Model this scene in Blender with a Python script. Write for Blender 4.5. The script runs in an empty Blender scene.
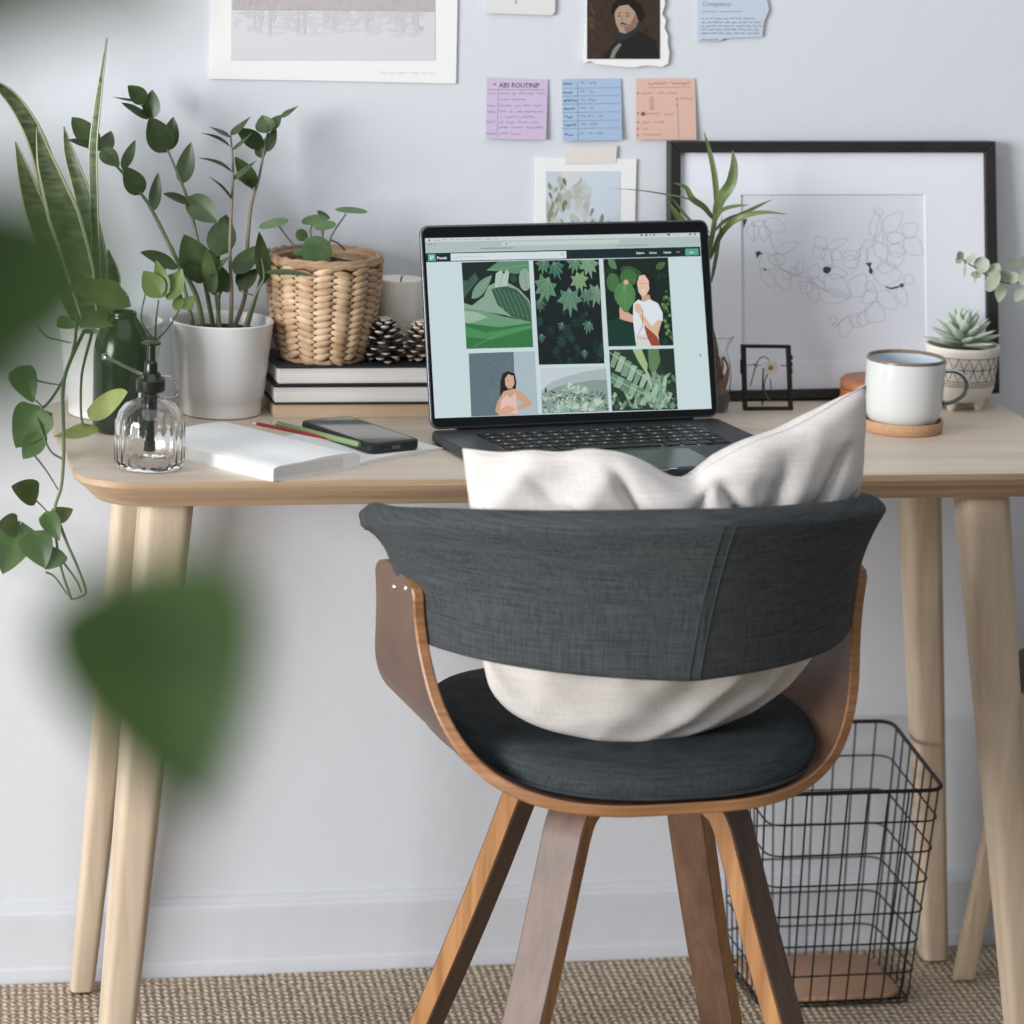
import bpy, bmesh, math, random
from mathutils import Vector, Matrix, Euler, noise
random.seed(7)
PI = math.pi
V = Vector
scene = bpy.context.scene
COL = scene.collection

# ------------------------------------------------------------------ camera
FPX = 3600.0
YAW, PITCH, ROLL = 0.23274, 0.22558, 0.04104
CAM = V((-1.00964, -4.22271, 1.58897))
fwd = V((math.sin(YAW)*math.cos(PITCH), math.cos(YAW)*math.cos(PITCH), -math.sin(PITCH)))
r0 = V((math.cos(YAW), -math.sin(YAW), 0)); u0 = r0.cross(fwd)
rt = r0*math.cos(ROLL) + u0*math.sin(ROLL)
up = -r0*math.sin(ROLL) + u0*math.cos(ROLL)
cam_d = bpy.data.cameras.new('camera'); cam = bpy.data.objects.new('camera', cam_d); COL.objects.link(cam)
m = Matrix((rt, up, -fwd)).transposed().to_4x4(); m.translation = CAM
cam.matrix_world = m
cam_d.sensor_width = 36; cam_d.lens = FPX/1024*36
cam_d.clip_start = 0.05
cam_d.dof.use_dof = True; cam_d.dof.focus_distance = 4.05
cam_d.dof.aperture_fstop = (cam_d.lens/1000)/0.025
scene.camera = cam
scene.view_settings.view_transform = 'Standard'
scene.view_settings.look = 'None'
scene.view_settings.exposure = 0.0
scene.view_settings.gamma = 1.0
scene.view_settings.use_curve_mapping = False

def ray(x, y):
    return (fwd*FPX + rt*(x-512) + up*(512-y)).normalized()
def ony(x, y, Y):
    d = ray(x, y); return CAM + d*((Y-CAM.y)/d.y)
def onz(x, y, Z):
    d = ray(x, y); return CAM + d*((Z-CAM.z)/d.z)
def onplane(x, y, P, n):
    d = ray(x, y); return CAM + d*((P-CAM).dot(n)/d.dot(n))
def atd(x, y, D):
    d = ray(x, y); return CAM + d*D

# ------------------------------------------------------------------ materials
def lin(c):
    c = c/255.0
    return c/12.92 if c <= 0.04045 else ((c+0.055)/1.055)**2.4
def rgb(r, g, b): return (lin(r), lin(g), lin(b), 1)
MATS = {}
def newmat(name):
    mt = bpy.data.materials.new(name); mt.use_nodes = True
    nt = mt.node_tree; b = nt.nodes['Principled BSDF']; MATS[name] = mt
    return mt, nt, b
def plain(name, c, rough=.5, metal=0, bump=0, bscale=300, var=0, vscale=20, spec=.5, trans=0, sss=0):
    mt, nt, b = newmat(name)
    b.inputs['Base Color'].default_value = c; b.inputs['Roughness'].default_value = rough
    b.inputs['Metallic'].default_value = metal; b.inputs['Specular IOR Level'].default_value = spec
    N = nt.nodes; L = nt.links
    tc = N.new('ShaderNodeTexCoord')
    if var:
        nz = N.new('ShaderNodeTexNoise'); nz.inputs['Scale'].default_value = vscale; nz.inputs['Detail'].default_value = 5
        L.new(tc.outputs['Object'], nz.inputs['Vector'])
        mx = N.new('ShaderNodeMix'); mx.data_type = 'RGBA'
        mx.inputs['A'].default_value = tuple(c[i]*(1-var) for i in range(3))+(1,)
        mx.inputs['B'].default_value = tuple(min(1, c[i]*(1+var)) for i in range(3))+(1,)
        L.new(nz.outputs['Fac'], mx.inputs['Factor']); L.new(mx.outputs['Result'], b.inputs['Base Color'])
    if bump:
        nz = N.new('ShaderNodeTexNoise'); nz.inputs['Scale'].default_value = bscale; nz.inputs['Detail'].default_value = 3
        L.new(tc.outputs['Object'], nz.inputs['Vector'])
        bp = N.new('ShaderNodeBump'); bp.inputs['Strength'].default_value = bump; bp.inputs['Distance'].default_value = .002
        L.new(nz.outputs['Fac'], bp.inputs['Height']); L.new(bp.outputs['Normal'], b.inputs['Normal'])
    if trans:
        b.inputs['Transmission Weight'].default_value = trans
    return mt
def wood(name, c1, c2, scale=(2, 40, 40), rough=.45, detail=6, contrast=(.35, .65)):
    mt, nt, b = newmat(name); N = nt.nodes; L = nt.links
    tc = N.new('ShaderNodeTexCoord'); mp = N.new('ShaderNodeMapping'); mp.inputs['Scale'].default_value = scale
    L.new(tc.outputs['Object'], mp.inputs['Vector'])
    nz = N.new('ShaderNodeTexNoise'); nz.inputs['Scale'].default_value = 1; nz.inputs['Detail'].default_value = detail
    nz.inputs['Distortion'].default_value = .6; nz.inputs['Roughness'].default_value = .6
    L.new(mp.outputs['Vector'], nz.inputs['Vector'])
    cr = N.new('ShaderNodeValToRGB'); cr.color_ramp.elements[0].position = contrast[0]; cr.color_ramp.elements[1].position = contrast[1]
    cr.color_ramp.elements[0].color = c1; cr.color_ramp.elements[1].color = c2
    L.new(nz.outputs['Fac'], cr.inputs['Fac']); L.new(cr.outputs['Color'], b.inputs['Base Color'])
    b.inputs['Roughness'].default_value = rough
    bp = N.new('ShaderNodeBump'); bp.inputs['Strength'].default_value = .08; bp.inputs['Distance'].default_value = .001
    L.new(nz.outputs['Fac'], bp.inputs['Height']); L.new(bp.outputs['Normal'], b.inputs['Normal'])
    return mt
def fabric(name, c1, c2, s=900, rough=.95, stretch=30, bump=.5):
    mt, nt, b = newmat(name); N = nt.nodes; L = nt.links
    tc = N.new('ShaderNodeTexCoord')
    outs = []
    for sc in ((s/stretch, s/stretch, s), (s, s, s/stretch)):
        mp = N.new('ShaderNodeMapping'); mp.inputs['Scale'].default_value = sc
        L.new(tc.outputs['Object'], mp.inputs['Vector'])
        nz = N.new('ShaderNodeTexNoise'); nz.inputs['Scale'].default_value = 1; nz.inputs['Detail'].default_value = 2
        L.new(mp.outputs['Vector'], nz.inputs['Vector']); outs.append(nz.outputs['Fac'])
    ad = N.new('ShaderNodeMath'); ad.operation = 'ADD'; L.new(outs[0], ad.inputs[0]); L.new(outs[1], ad.inputs[1])
    mr = N.new('ShaderNodeMapRange'); mr.inputs['From Min'].default_value = .65; mr.inputs['From Max'].default_value = 1.35
    L.new(ad.outputs[0], mr.inputs['Value'])
    mx = N.new('ShaderNodeMix'); mx.data_type = 'RGBA'; mx.inputs['A'].default_value = c1; mx.inputs['B'].default_value = c2
    L.new(mr.outputs['Result'], mx.inputs['Factor']); L.new(mx.outputs['Result'], b.inputs['Base Color'])
    b.inputs['Roughness'].default_value = rough; b.inputs['Specular IOR Level'].default_value = .2
    bp = N.new('ShaderNodeBump'); bp.inputs['Strength'].default_value = bump; bp.inputs['Distance'].default_value = .0008
    L.new(mr.outputs['Result'], bp.inputs['Height']); L.new(bp.outputs['Normal'], b.inputs['Normal'])
    return mt
def leafmat(name, c1, c2, rough=.42, scale=30, trans=.15, stripes=False):
    mt, nt, b = newmat(name); N = nt.nodes; L = nt.links
    tc = N.new('ShaderNodeTexCoord'); nz = N.new('ShaderNodeTexNoise'); nz.inputs['Scale'].default_value = scale
    nz.inputs['Detail'].default_value = 4
    L.new(tc.outputs['Object'], nz.inputs['Vector'])
    cr = N.new('ShaderNodeValToRGB'); cr.color_ramp.elements[0].position = .35; cr.color_ramp.elements[1].position = .65
    cr.color_ramp.elements[0].color = c1; cr.color_ramp.elements[1].color = c2
    if stripes:
        mp = N.new('ShaderNodeMapping'); mp.inputs['Scale'].default_value = (40, 40, 160)
        L.new(tc.outputs['Object'], mp.inputs['Vector']); L.new(mp.outputs['Vector'], nz.inputs['Vector']); nz.inputs['Scale'].default_value = 1
    L.new(nz.outputs['Fac'], cr.inputs['Fac']); L.new(cr.outputs['Color'], b.inputs['Base Color'])
    b.inputs['Roughness'].default_value = rough
    tr = N.new('ShaderNodeBsdfTranslucent'); L.new(cr.outputs['Color'], tr.inputs['Color'])
    ms = N.new('ShaderNodeMixShader'); ms.inputs['Fac'].default_value = trans
    out = [n for n in N if n.type == 'OUTPUT_MATERIAL'][0]
    L.new(b.outputs[0], ms.inputs[1]); L.new(tr.outputs[0], ms.inputs[2]); L.new(ms.outputs[0], out.inputs['Surface'])
    return mt
def glassmat(name, c=(1, 1, 1, 1), rough=.0, ior=1.45):
    mt, nt, b = newmat(name)
    b.inputs['Base Color'].default_value = c; b.inputs['Roughness'].default_value = rough
    b.inputs['Transmission Weight'].default_value = 1; b.inputs['IOR'].default_value = ior
    return mt
def attrmat(name, emit=False, rough=.7, coat=0):
    mt, nt, b = newmat(name); N = nt.nodes; L = nt.links
    at = N.new('ShaderNodeAttribute'); at.attribute_name = 'Col'
    if emit:
        b.inputs['Base Color'].default_value = (.01, .01, .01, 1); b.inputs['Roughness'].default_value = .25
        L.new(at.outputs['Color'], b.inputs['Emission Color']); b.inputs['Emission Strength'].default_value = 1.0
    else:
        L.new(at.outputs['Color'], b.inputs['Base Color']); b.inputs['Roughness'].default_value = rough
        b.inputs['Specular IOR Level'].default_value = .25
    return mt

# wall paint
m_wall = plain('wall_paint', rgb(217, 221, 227), .65, bump=.25, bscale=45, var=.015, vscale=3)
m_base = plain('baseboard_paint', rgb(215, 219, 226), .5, bump=.5, bscale=25)
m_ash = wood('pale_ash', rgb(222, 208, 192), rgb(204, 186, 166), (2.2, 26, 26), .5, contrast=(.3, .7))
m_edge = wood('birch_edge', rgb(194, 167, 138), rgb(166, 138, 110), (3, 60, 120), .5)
m_leg = wood('birch_leg', rgb(206, 188, 166), rgb(186, 166, 142), (40, 40, 3), .5)
m_ply = wood('ply_leg', rgb(214, 196, 172), rgb(185, 162, 135), (160, 160, 4), .55)
m_walnut = wood('walnut_veneer', rgb(112, 84, 68), rgb(78, 56, 44), (45, 45, 3.5), .45, contrast=(.3, .72))
m_walnut_x = wood('walnut_shell', rgb(108, 80, 64), rgb(78, 55, 43), (45, 6, 4), .42, contrast=(.3, .72))
m_oak = wood('ply_edge_oak', rgb(178, 130, 80), rgb(144, 98, 56), (60, 60, 4), .4)
m_oakx = wood('ply_edge_band', rgb(172, 126, 86), rgb(138, 94, 58), (6, 8, 160), .38)
m_fab = fabric('slate_fabric', rgb(46, 50, 52), rgb(82, 86, 88), 700)
m_fab_d = fabric('slate_seat_fabric', rgb(42, 47, 50), rgb(70, 76, 79), 700)
m_seam = plain('seam_thread', rgb(58, 64, 68), .95)
m_cream = fabric('cream_linen', rgb(210, 204, 199), rgb(227, 222, 217), 500, bump=.15)
m_black = plain('black_metal', rgb(22, 22, 23), .45)
m_wire = plain('black_wire', rgb(20, 22, 22), .5)
m_chrome = plain('chrome', rgb(200, 200, 200), .15, 1)
m_gun = plain('gunmetal', rgb(70, 70, 68), .28, 1)
m_space = plain('space_grey_aluminium', rgb(110, 113, 118), .38, .75)
m_space_d = plain('dark_deck', rgb(70, 73, 78), .42, .6)
m_bezel = plain('black_bezel', rgb(12, 14, 14), .18)
m_key = plain('key_black', rgb(22, 24, 26), .5)
m_mark = plain('key_mark', rgb(190, 195, 195), .5)
m_white_pot = plain('white_glaze', rgb(232, 231, 230), .35, bump=.1, bscale=60)
m_soil = plain('soil', rgb(48, 38, 30), .95, bump=1.5, bscale=250, var=.5, vscale=150)
m_paper = plain('white_paper', rgb(240, 240, 238), .8)
m_pages = wood('page_block', rgb(242, 239, 234), rgb(218, 214, 208), (2, 2, 900), .85)
m_cover = plain('black_cover', rgb(30, 33, 38), .6)
m_lightbook = wood('light_board', rgb(220, 196, 166), rgb(208, 182, 150), (4, 60, 60), .6)
m_candle = plain('cream_wax', rgb(232, 226, 216), .5, var=.04, vscale=30)
m_wick = plain('wick', rgb(60, 50, 45), .9)
m_straw = wood('water_hyacinth', rgb(212, 184, 150), rgb(164, 130, 96), (30, 30, 60), .6)
m_straw_d = wood('dried_rush', rgb(182, 152, 118), rgb(140, 110, 82), (30, 30, 90), .7)
m_cone = plain('cone_scale', rgb(62, 52, 46), .75, var=.35, vscale=120)
m_cone_t = plain('cone_tip', rgb(190, 180, 168), .8, var=.2, vscale=120)
m_cone_b = plain('cone_scale_brown', rgb(124, 88, 64), .75, var=.3, vscale=120)
m_green = leafmat('zz_leaf', rgb(50, 66, 36), rgb(74, 92, 50), .4, trans=.08)
m_green_l = leafmat('zz_leaf_light', rgb(84, 112, 78), rgb(104, 130, 92), .4)
m_stem = plain('green_stem', rgb(96, 112, 80), .55, var=.2, vscale=60)
m_stem_b = plain('brown_stem', rgb(118, 108, 92), .6, var=.2, vscale=60)
m_pilea = leafmat('pilea_leaf', rgb(64, 90, 54), rgb(92, 116, 76), .34, trans=.08)
m_pothos = leafmat('pothos_leaf', rgb(54, 80, 40), rgb(82, 110, 56), .36, trans=.1)
m_pothos_y = leafmat('pothos_leaf_young', rgb(158, 170, 92), rgb(184, 192, 116), .4, trans=.3)
m_pothos_m = leafmat('pothos_leaf_mid', rgb(110, 134, 70), rgb(138, 156, 86), .4, trans=.25)
m_snake = leafmat('snake_leaf', rgb(48, 64, 42), rgb(112, 122, 88), .42, stripes=True)
m_snake_e = plain('snake_leaf_margin', rgb(190, 190, 158), .45)
m_bamboo = leafmat('bamboo_leaf', rgb(84, 102, 58), rgb(112, 128, 78), .4, trans=.08)
m_euc = leafmat('eucalyptus_leaf', rgb(152, 164, 144), rgb(180, 188, 168), .6)
m_succ = leafmat('succulent_leaf', rgb(168, 184, 166), rgb(196, 208, 190), .6, trans=.05)
m_fore = leafmat('fore_leaf', rgb(40, 62, 26), rgb(66, 94, 38), .6, trans=.1)
m_bottle = plain('dark_green_glass', rgb(24, 36, 26), .2, spec=.5)
m_glass = glassmat('clear_glass')
m_glassf = glassmat('thin_glass', ior=1.02)
m_water = glassmat('amber_water', rgb(176, 140, 110), ior=1.2)
m_root = plain('roots', rgb(150, 104, 72), .8, var=.3, vscale=90)
m_pebble = plain('dark_pebbles', rgb(60, 64, 60), .6, var=.4, vscale=120)
m_mug = plain('mug_glaze', rgb(212, 214, 212), .18, var=.03, vscale=50)
m_mug_in = plain('mug_inner_glaze', rgb(205, 214, 224), .15)
m_mugrim = plain('mug_rim_glaze', rgb(120, 106, 88), .3, var=.3, vscale=150)
m_mugh = plain('mug_handle_glaze', rgb(84, 84, 80), .25, var=.4, vscale=60)
m_cork = plain('cork', rgb(196, 154, 118), .9, var=.25, vscale=300, bump=.6, bscale=500)
m_cork_d = plain('cork_recess', rgb(110, 88, 70), .9, var=.2, vscale=300)
m_redwood = wood('reddish_wood', rgb(176, 116, 78), rgb(150, 92, 58), (8, 40, 40), .45)
m_redwood2 = wood('orange_wood', rgb(196, 120, 66), rgb(176, 100, 50), (8, 40, 40), .45)
m_cpot = plain('speckled_ceramic', rgb(226, 218, 208), .55, var=.02, vscale=60)
m_line = plain('pattern_line', rgb(70, 64, 60), .7)
m_frame = wood('black_stained_wood', rgb(34, 32, 32), rgb(44, 41, 39), (20, 20, 20), .5)
m_mat = plain('mat_board', rgb(232, 234, 241), .85)
m_matcore = plain('mat_bevel', rgb(214, 217, 226), .8)
m_red = plain('red_pencil', rgb(140, 34, 36), .35)
m_gp = plain('green_pencil', rgb(118, 140, 92), .45)
m_phone = plain('phone_case', rgb(34, 38, 40), .55)
m_phone_s = plain('phone_glass_glare', rgb(120, 126, 124), .06, spec=.8)  # glare on the dark display is put into this grey base colour
m_phone_k = plain('phone_black', rgb(14, 16, 17), .15)
m_tan = plain('tan_board', rgb(186, 148, 120), .6, var=.06, vscale=15)
m_rubber = plain('dark_rubber', rgb(40, 38, 36), .7)
m_stool = plain('dark_leather', rgb(58, 44, 38), .45)
m_tape = plain('masking_tape', rgb(226, 220, 214), .7)
m_card = plain('cream_card', rgb(224, 223, 221), .8)
m_petal = plain('petal', rgb(226, 212, 192), .7)
m_ochre = plain('daisy_eye', rgb(166, 122, 58), .8)
m_dried = plain('dried_stem', rgb(122, 104, 82), .8)
m_terra = plain('terracotta', rgb(170, 110, 84), .8)
m_screen = attrmat('screen_picture', emit=True)
m_print = attrmat('printed_paper')

# jute rug
mt, nt, b = newmat('jute_weave'); N = nt.nodes; L = nt.links; m_rug = mt
tc = N.new('ShaderNodeTexCoord'); mp = N.new('ShaderNodeMapping'); mp.inputs['Rotation'].default_value = (0, 0, .08)
L.new(tc.outputs['Object'], mp.inputs['Vector'])
def wave(scale, direc, dist=1.2):
    w = N.new('ShaderNodeTexWave'); w.bands_direction = direc; w.inputs['Scale'].default_value = scale
    w.inputs['Distortion'].default_value = dist; w.inputs['Detail'].default_value = 1; w.inputs['Detail Scale'].default_value = 3
    L.new(mp.outputs['Vector'], w.inputs['Vector']); return w.outputs['Fac']
w1 = wave(32, 'X', 1.6); w2 = wave(24, 'Y', 2.2)
mu = N.new('ShaderNodeMath'); mu.operation = 'MULTIPLY'; L.new(w1, mu.inputs[0]); L.new(w2, mu.inputs[1])
nz = N.new('ShaderNodeTexNoise'); nz.inputs['Scale'].default_value = 160; nz.inputs['Detail'].default_value = 3; L.new(mp.outputs['Vector'], nz.inputs['Vector'])
ad = N.new('ShaderNodeMath'); ad.operation = 'ADD'; L.new(mu.outputs[0], ad.inputs[0]); L.new(nz.outputs['Fac'], ad.inputs[1])
cr = N.new('ShaderNodeValToRGB'); e = cr.color_ramp.elements
e[0].position = .42; e[0].color = rgb(134, 116, 96); e[1].position = 1.1 - .05; e[1].color = rgb(222, 206, 184)
k = cr.color_ramp.elements.new(.62); k.color = rgb(190, 172, 148)
L.new(ad.outputs[0], cr.inputs['Fac']); L.new(cr.outputs['Color'], b.inputs['Base Color']); b.inputs['Roughness'].default_value = .95
bp = N.new('ShaderNodeBump'); bp.inputs['Strength'].default_value = 1; bp.inputs['Distance'].default_value = .004
L.new(ad.outputs[0], bp.inputs['Height']); L.new(bp.outputs['Normal'], b.inputs['Normal'])

# ------------------------------------------------------------------ mesh builder
WM = {}          # world matrix of each Empty
class MB:
    def __init__(s): s.v = []; s.f = []; s.mi = []; s.c = []
    def add(s, vs, fs, mi=0, col=None):
        o = len(s.v); s.v += [V(q) for q in vs]
        for f in fs: s.f.append([o+i for i in f]); s.mi.append(mi); s.c.append(col)
        return s
    def grid(s, rows, closed_u=False, closed_v=False, mi=0, capa=False, capb=False):
        n = len(rows); k = len(rows[0]); vs = [q for r in rows for q in r]; fs = []
        for i in range(n if closed_v else n-1):
            for j in range(k if closed_u else k-1):
                i2 = (i+1) % n; j2 = (j+1) % k
                fs.append([i*k+j, i*k+j2, i2*k+j2, i2*k+j])
        if capa: fs.append(list(range(k))[::-1])
        if capb: fs.append([(n-1)*k+j for j in range(k)])
        return s.add(vs, fs, mi)
    def box(s, a, b_, mi=0, M=None):
        (x0, y0, z0), (x1, y1, z1) = a, b_
        vs = [V(q) for q in [(x0,y0,z0),(x1,y0,z0),(x1,y1,z0),(x0,y1,z0),(x0,y0,z1),(x1,y0,z1),(x1,y1,z1),(x0,y1,z1)]]
        if M: vs = [M @ q for q in vs]
        return s.add(vs, [[0,3,2,1],[4,5,6,7],[0,1,5,4],[1,2,6,5],[2,3,7,6],[3,0,4,7]], mi)
    def tube(s, pts, r, n=8, mi=0, cap=True, ell=None):
        pts = [V(p) for p in pts]; rows = []; N_ = len(pts)
        t0 = (pts[1]-pts[0]).normalized(); a = t0.orthogonal().normalized()
        for i, p in enumerate(pts):
            t = (pts[min(i+1, N_-1)]-pts[max(i-1, 0)]).normalized()
            a = (a - t*a.dot(t)).normalized(); b2 = t.cross(a)
            rr = r[i] if isinstance(r, (list, tuple)) else r
            rows.append([p + a*(math.cos(q)*rr) + b2*(math.sin(q)*rr) for q in [2*PI*j/n for j in range(n)]])
        return s.grid(rows, closed_u=True, mi=mi, capa=cap, capb=cap)
    def lathe(s, prof, c=(0, 0, 0), n=40, mi=0, rf=None, cap=False):
        rows = []
        for (r, z) in prof:
            rows.append([V((c[0]+(rf(a, r, z) if rf else r)*math.cos(a), c[1]+(rf(a, r, z) if rf else r)*math.sin(a), c[2]+z)) for a in [2*PI*j/n for j in range(n)]])
        return s.grid(rows, closed_u=True, mi=mi, capa=cap and prof[0][0] > 1e-6, capb=cap and prof[-1][0] > 1e-6)
    def prism(s, poly, z0, z1, M=None, mi=0, bev=0):
        """poly list of (x,y); extruded z0..z1; bev rounds the top and bottom edges"""
        n = len(poly); P = [V((x, y, 0)) for x, y in poly]
        cen = sum(P, V())/n
        def ins(d):
            out = []
            for i in range(n):
                a = (P[i]-P[i-1]); c_ = (P[(i+1) % n]-P[i])
                if a.length < 1e-9: a = c_
                if c_.length < 1e-9: c_ = a
                na = V((-a.y, a.x, 0)).normalized(); nc = V((-c_.y, c_.x, 0)).normalized()
                nn = (na+nc); nn = nn.normalized() if nn.length > 1e-6 else na
                out.append(P[i]+nn*d)
            return out
        if bev:
            lv = [(bev, z0), (bev*.3, z0+bev*.3), (0, z0+bev), (0, z1-bev), (bev*.3, z1-bev*.3), (bev, z1)]
        else: lv = [(0, z0), (0, z1)]
        rows = []
        for d, z in lv:
            rows.append([V((q.x, q.y, z)) for q in (ins(d) if d else P)])
        if M: rows = [[M @ q for q in r] for r in rows]
        return s.grid(rows, closed_u=True, mi=mi, capa=True, capb=True)
    def build(s, name, mat, parent=None, local=False, smooth=True, angle=40, sub=0, solid=0, bevel=0, recalc=True):
        vs = s.v
        if parent is not None:
            if not local: Mi = WM[parent.name].inverted(); vs = [Mi @ q for q in vs]
            loc = None
        else:
            xs = [q.x for q in vs]; ys = [q.y for q in vs]; zs = [q.z for q in vs]
            loc = V(((min(xs)+max(xs))/2, (min(ys)+max(ys))/2, min(zs))); vs = [q-loc for q in vs]
        me = bpy.data.meshes.new(name); me.from_pydata([tuple(q) for q in vs], [], s.f)
        mats = mat if isinstance(mat, (list, tuple)) else [mat]
        for q in mats: me.materials.append(q)
        for p, mi in zip(me.polygons, s.mi): p.material_index = mi
        if any(c is not None for c in s.c):
            at = me.color_attributes.new('Col', 'FLOAT_COLOR', 'CORNER')
            for p, c in zip(me.polygons, s.c):
                for li in p.loop_indices: at.data[li].color = c or (1, 1, 1, 1)
        elif recalc:
            bm = bmesh.new(); bm.from_mesh(me); bmesh.ops.recalc_face_normals(bm, faces=bm.faces); bm.to_mesh(me); bm.free()
        if smooth:
            for p in me.polygons: p.use_smooth = True
            me.set_sharp_from_angle(angle=math.radians(angle))
        o = bpy.data.objects.new(name, me); COL.objects.link(o)
        if parent is not None: o.parent = parent
        else: o.location = loc
        WM[o.name] = WM[parent.name] if parent is not None else Matrix.Translation(loc)
        if bevel:
            md = o.modifiers.new('bevel', 'BEVEL'); md.width = bevel; md.segments = 2; md.limit_method = 'ANGLE'
        if solid:
            md = o.modifiers.new('solid', 'SOLIDIFY'); md.thickness = solid; md.offset = 0
        if sub:
            md = o.modifiers.new('sub', 'SUBSURF'); md.levels = sub; md.render_levels = sub
        return o
def tag(o, label=None, cat=None, group=None, kind=None):
    if label: o['label'] = label
    if cat: o['category'] = cat
    if group: o['group'] = group
    if kind: o['kind'] = kind
    return o
def thing(name, label, cat, loc, rz=0, group=None):
    o = bpy.data.objects.new(name, None); COL.objects.link(o); o.location = loc; o.rotation_euler = (0, 0, rz)
    o.empty_display_size = .05
    WM[o.name] = Matrix.Translation(V(loc)) @ Matrix.Rotation(rz, 4, 'Z')
    return tag(o, label, cat, group)
def copy_tree(o, parent=None):
    c = o.copy(); COL.objects.link(c)
    if parent: c.parent = parent
    for ch in [q for q in list(o.children)]: copy_tree(ch, c)
    return c
def rrect(x0, y0, x1, y1, r, n=6):
    pts = []
    for cx, cy, a0 in ((x1-r, y0+r, -PI/2), (x1-r, y1-r, 0), (x0+r, y1-r, PI/2), (x0+r, y0+r, PI)):
        for i in range(n+1):
            a = a0 + PI/2*i/n; pts.append((cx+r*math.cos(a), cy+r*math.sin(a)))
    return pts
def smoothpath(pts, n=8):
    """Catmull-Rom through the points"""
    P = [V(p) for p in pts]; P = [P[0]*2-P[1]] + P + [P[-1]*2-P[-2]]; out = []
    for i in range(1, len(P)-2):
        for k_ in range(n):
            t = k_/n; a, b_, c, d = P[i-1], P[i], P[i+1], P[i+2]
            out.append(.5*((2*b_) + (c-a)*t + (2*a-5*b_+4*c-d)*t*t + (3*b_-a-3*c+d)*t**3))
    out.append(P[-2]); return out

# leaf shapes: half width as a fraction along the length
SH = {
 'ovate': lambda t: math.sin(PI*t**.75)**.8 if 0 < t < 1 else 0,
 'oval': lambda t: math.sin(PI*t**.95)**.7 if 0 < t < 1 else 0,
 'lance': lambda t: (math.sin(PI*t**.6)**1.0)*(1-.15*t) if 0 < t < 1 else 0,
 'round': lambda t: math.sqrt(max(0, 1-(2*t-1)**2)),
 'heart': lambda t: (math.sin(PI*t**.5)**.75) if 0 < t < 1 else 0,
 'sword': lambda t: (1-t**3)*.9+.1*(1-t),
}
def leaf(mb, B, T, w, shape='ovate', n=None, droop=0, fold=.15, cup=0, seg=10, mi=0, mid=None, twist=0, side=0):
    """blade from base B to tip T of full width w facing n (default: towards the room and up)"""
    B = V(B); T = V(T); d = T-B; ln = d.length; d.normalize()
    n = V(n) if n is not None else V((-.25, -.9, .35))
    if abs(d.dot(n.normalized())) > .95: n = n + V((.5, 0, .5))
    s = d.cross(n).normalized(); nn = s.cross(d).normalized()
    rows = []; K = [-1, -.66, -.33, 0, .33, .66, 1]
    for i in range(seg+1):
        t = i/seg; hw = SH[shape](t)*w/2
        if i == 0 or i == seg: hw = max(hw, w*.01)
        a = twist*(t-.3); ss = s*math.cos(a)+nn*math.sin(a); n2 = nn*math.cos(a)-s*math.sin(a)
        c = B + d*(ln*t) + n2*(droop*ln*math.sin(PI*t)) + ss*(side*ln*math.sin(PI*t))
        rb = [c + ss*(k_*hw) + n2*(fold*abs(k_)*hw - cup*k_*k_*hw) + (d*(-ln*.09*(abs(k_)**1.5)*(1-t)**3) if shape == 'heart' else V()) for k_ in K]
        rows.append(rb)
    mb.grid(rows, mi=mi)

def blade(mb, path, widths, n, fold=.2, mi=0, mi_edge=None):
    """long strap leaf along path"""
    P = [V(p) for p in path]; rows = []; K = [-1, -.8, -.4, 0, .4, .8, 1]; n = V(n)
    for i, p in enumerate(P):
        t = (P[min(i+1, len(P)-1)]-P[max(0, i-1)]).normalized(); s = t.cross(n).normalized(); nn = s.cross(t)
        hw = widths[i]/2
        rows.append([p+s*(k_*hw)+nn*(fold*abs(k_)*hw) for k_ in K])
    k0 = len(mb.f); mb.grid(rows, mi=mi)
    if mi_edge is not None:
        for q in range(k0, len(mb.f)):
            if (q-k0) % 6 in (0, 5): mb.mi[q] = mi_edge

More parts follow.
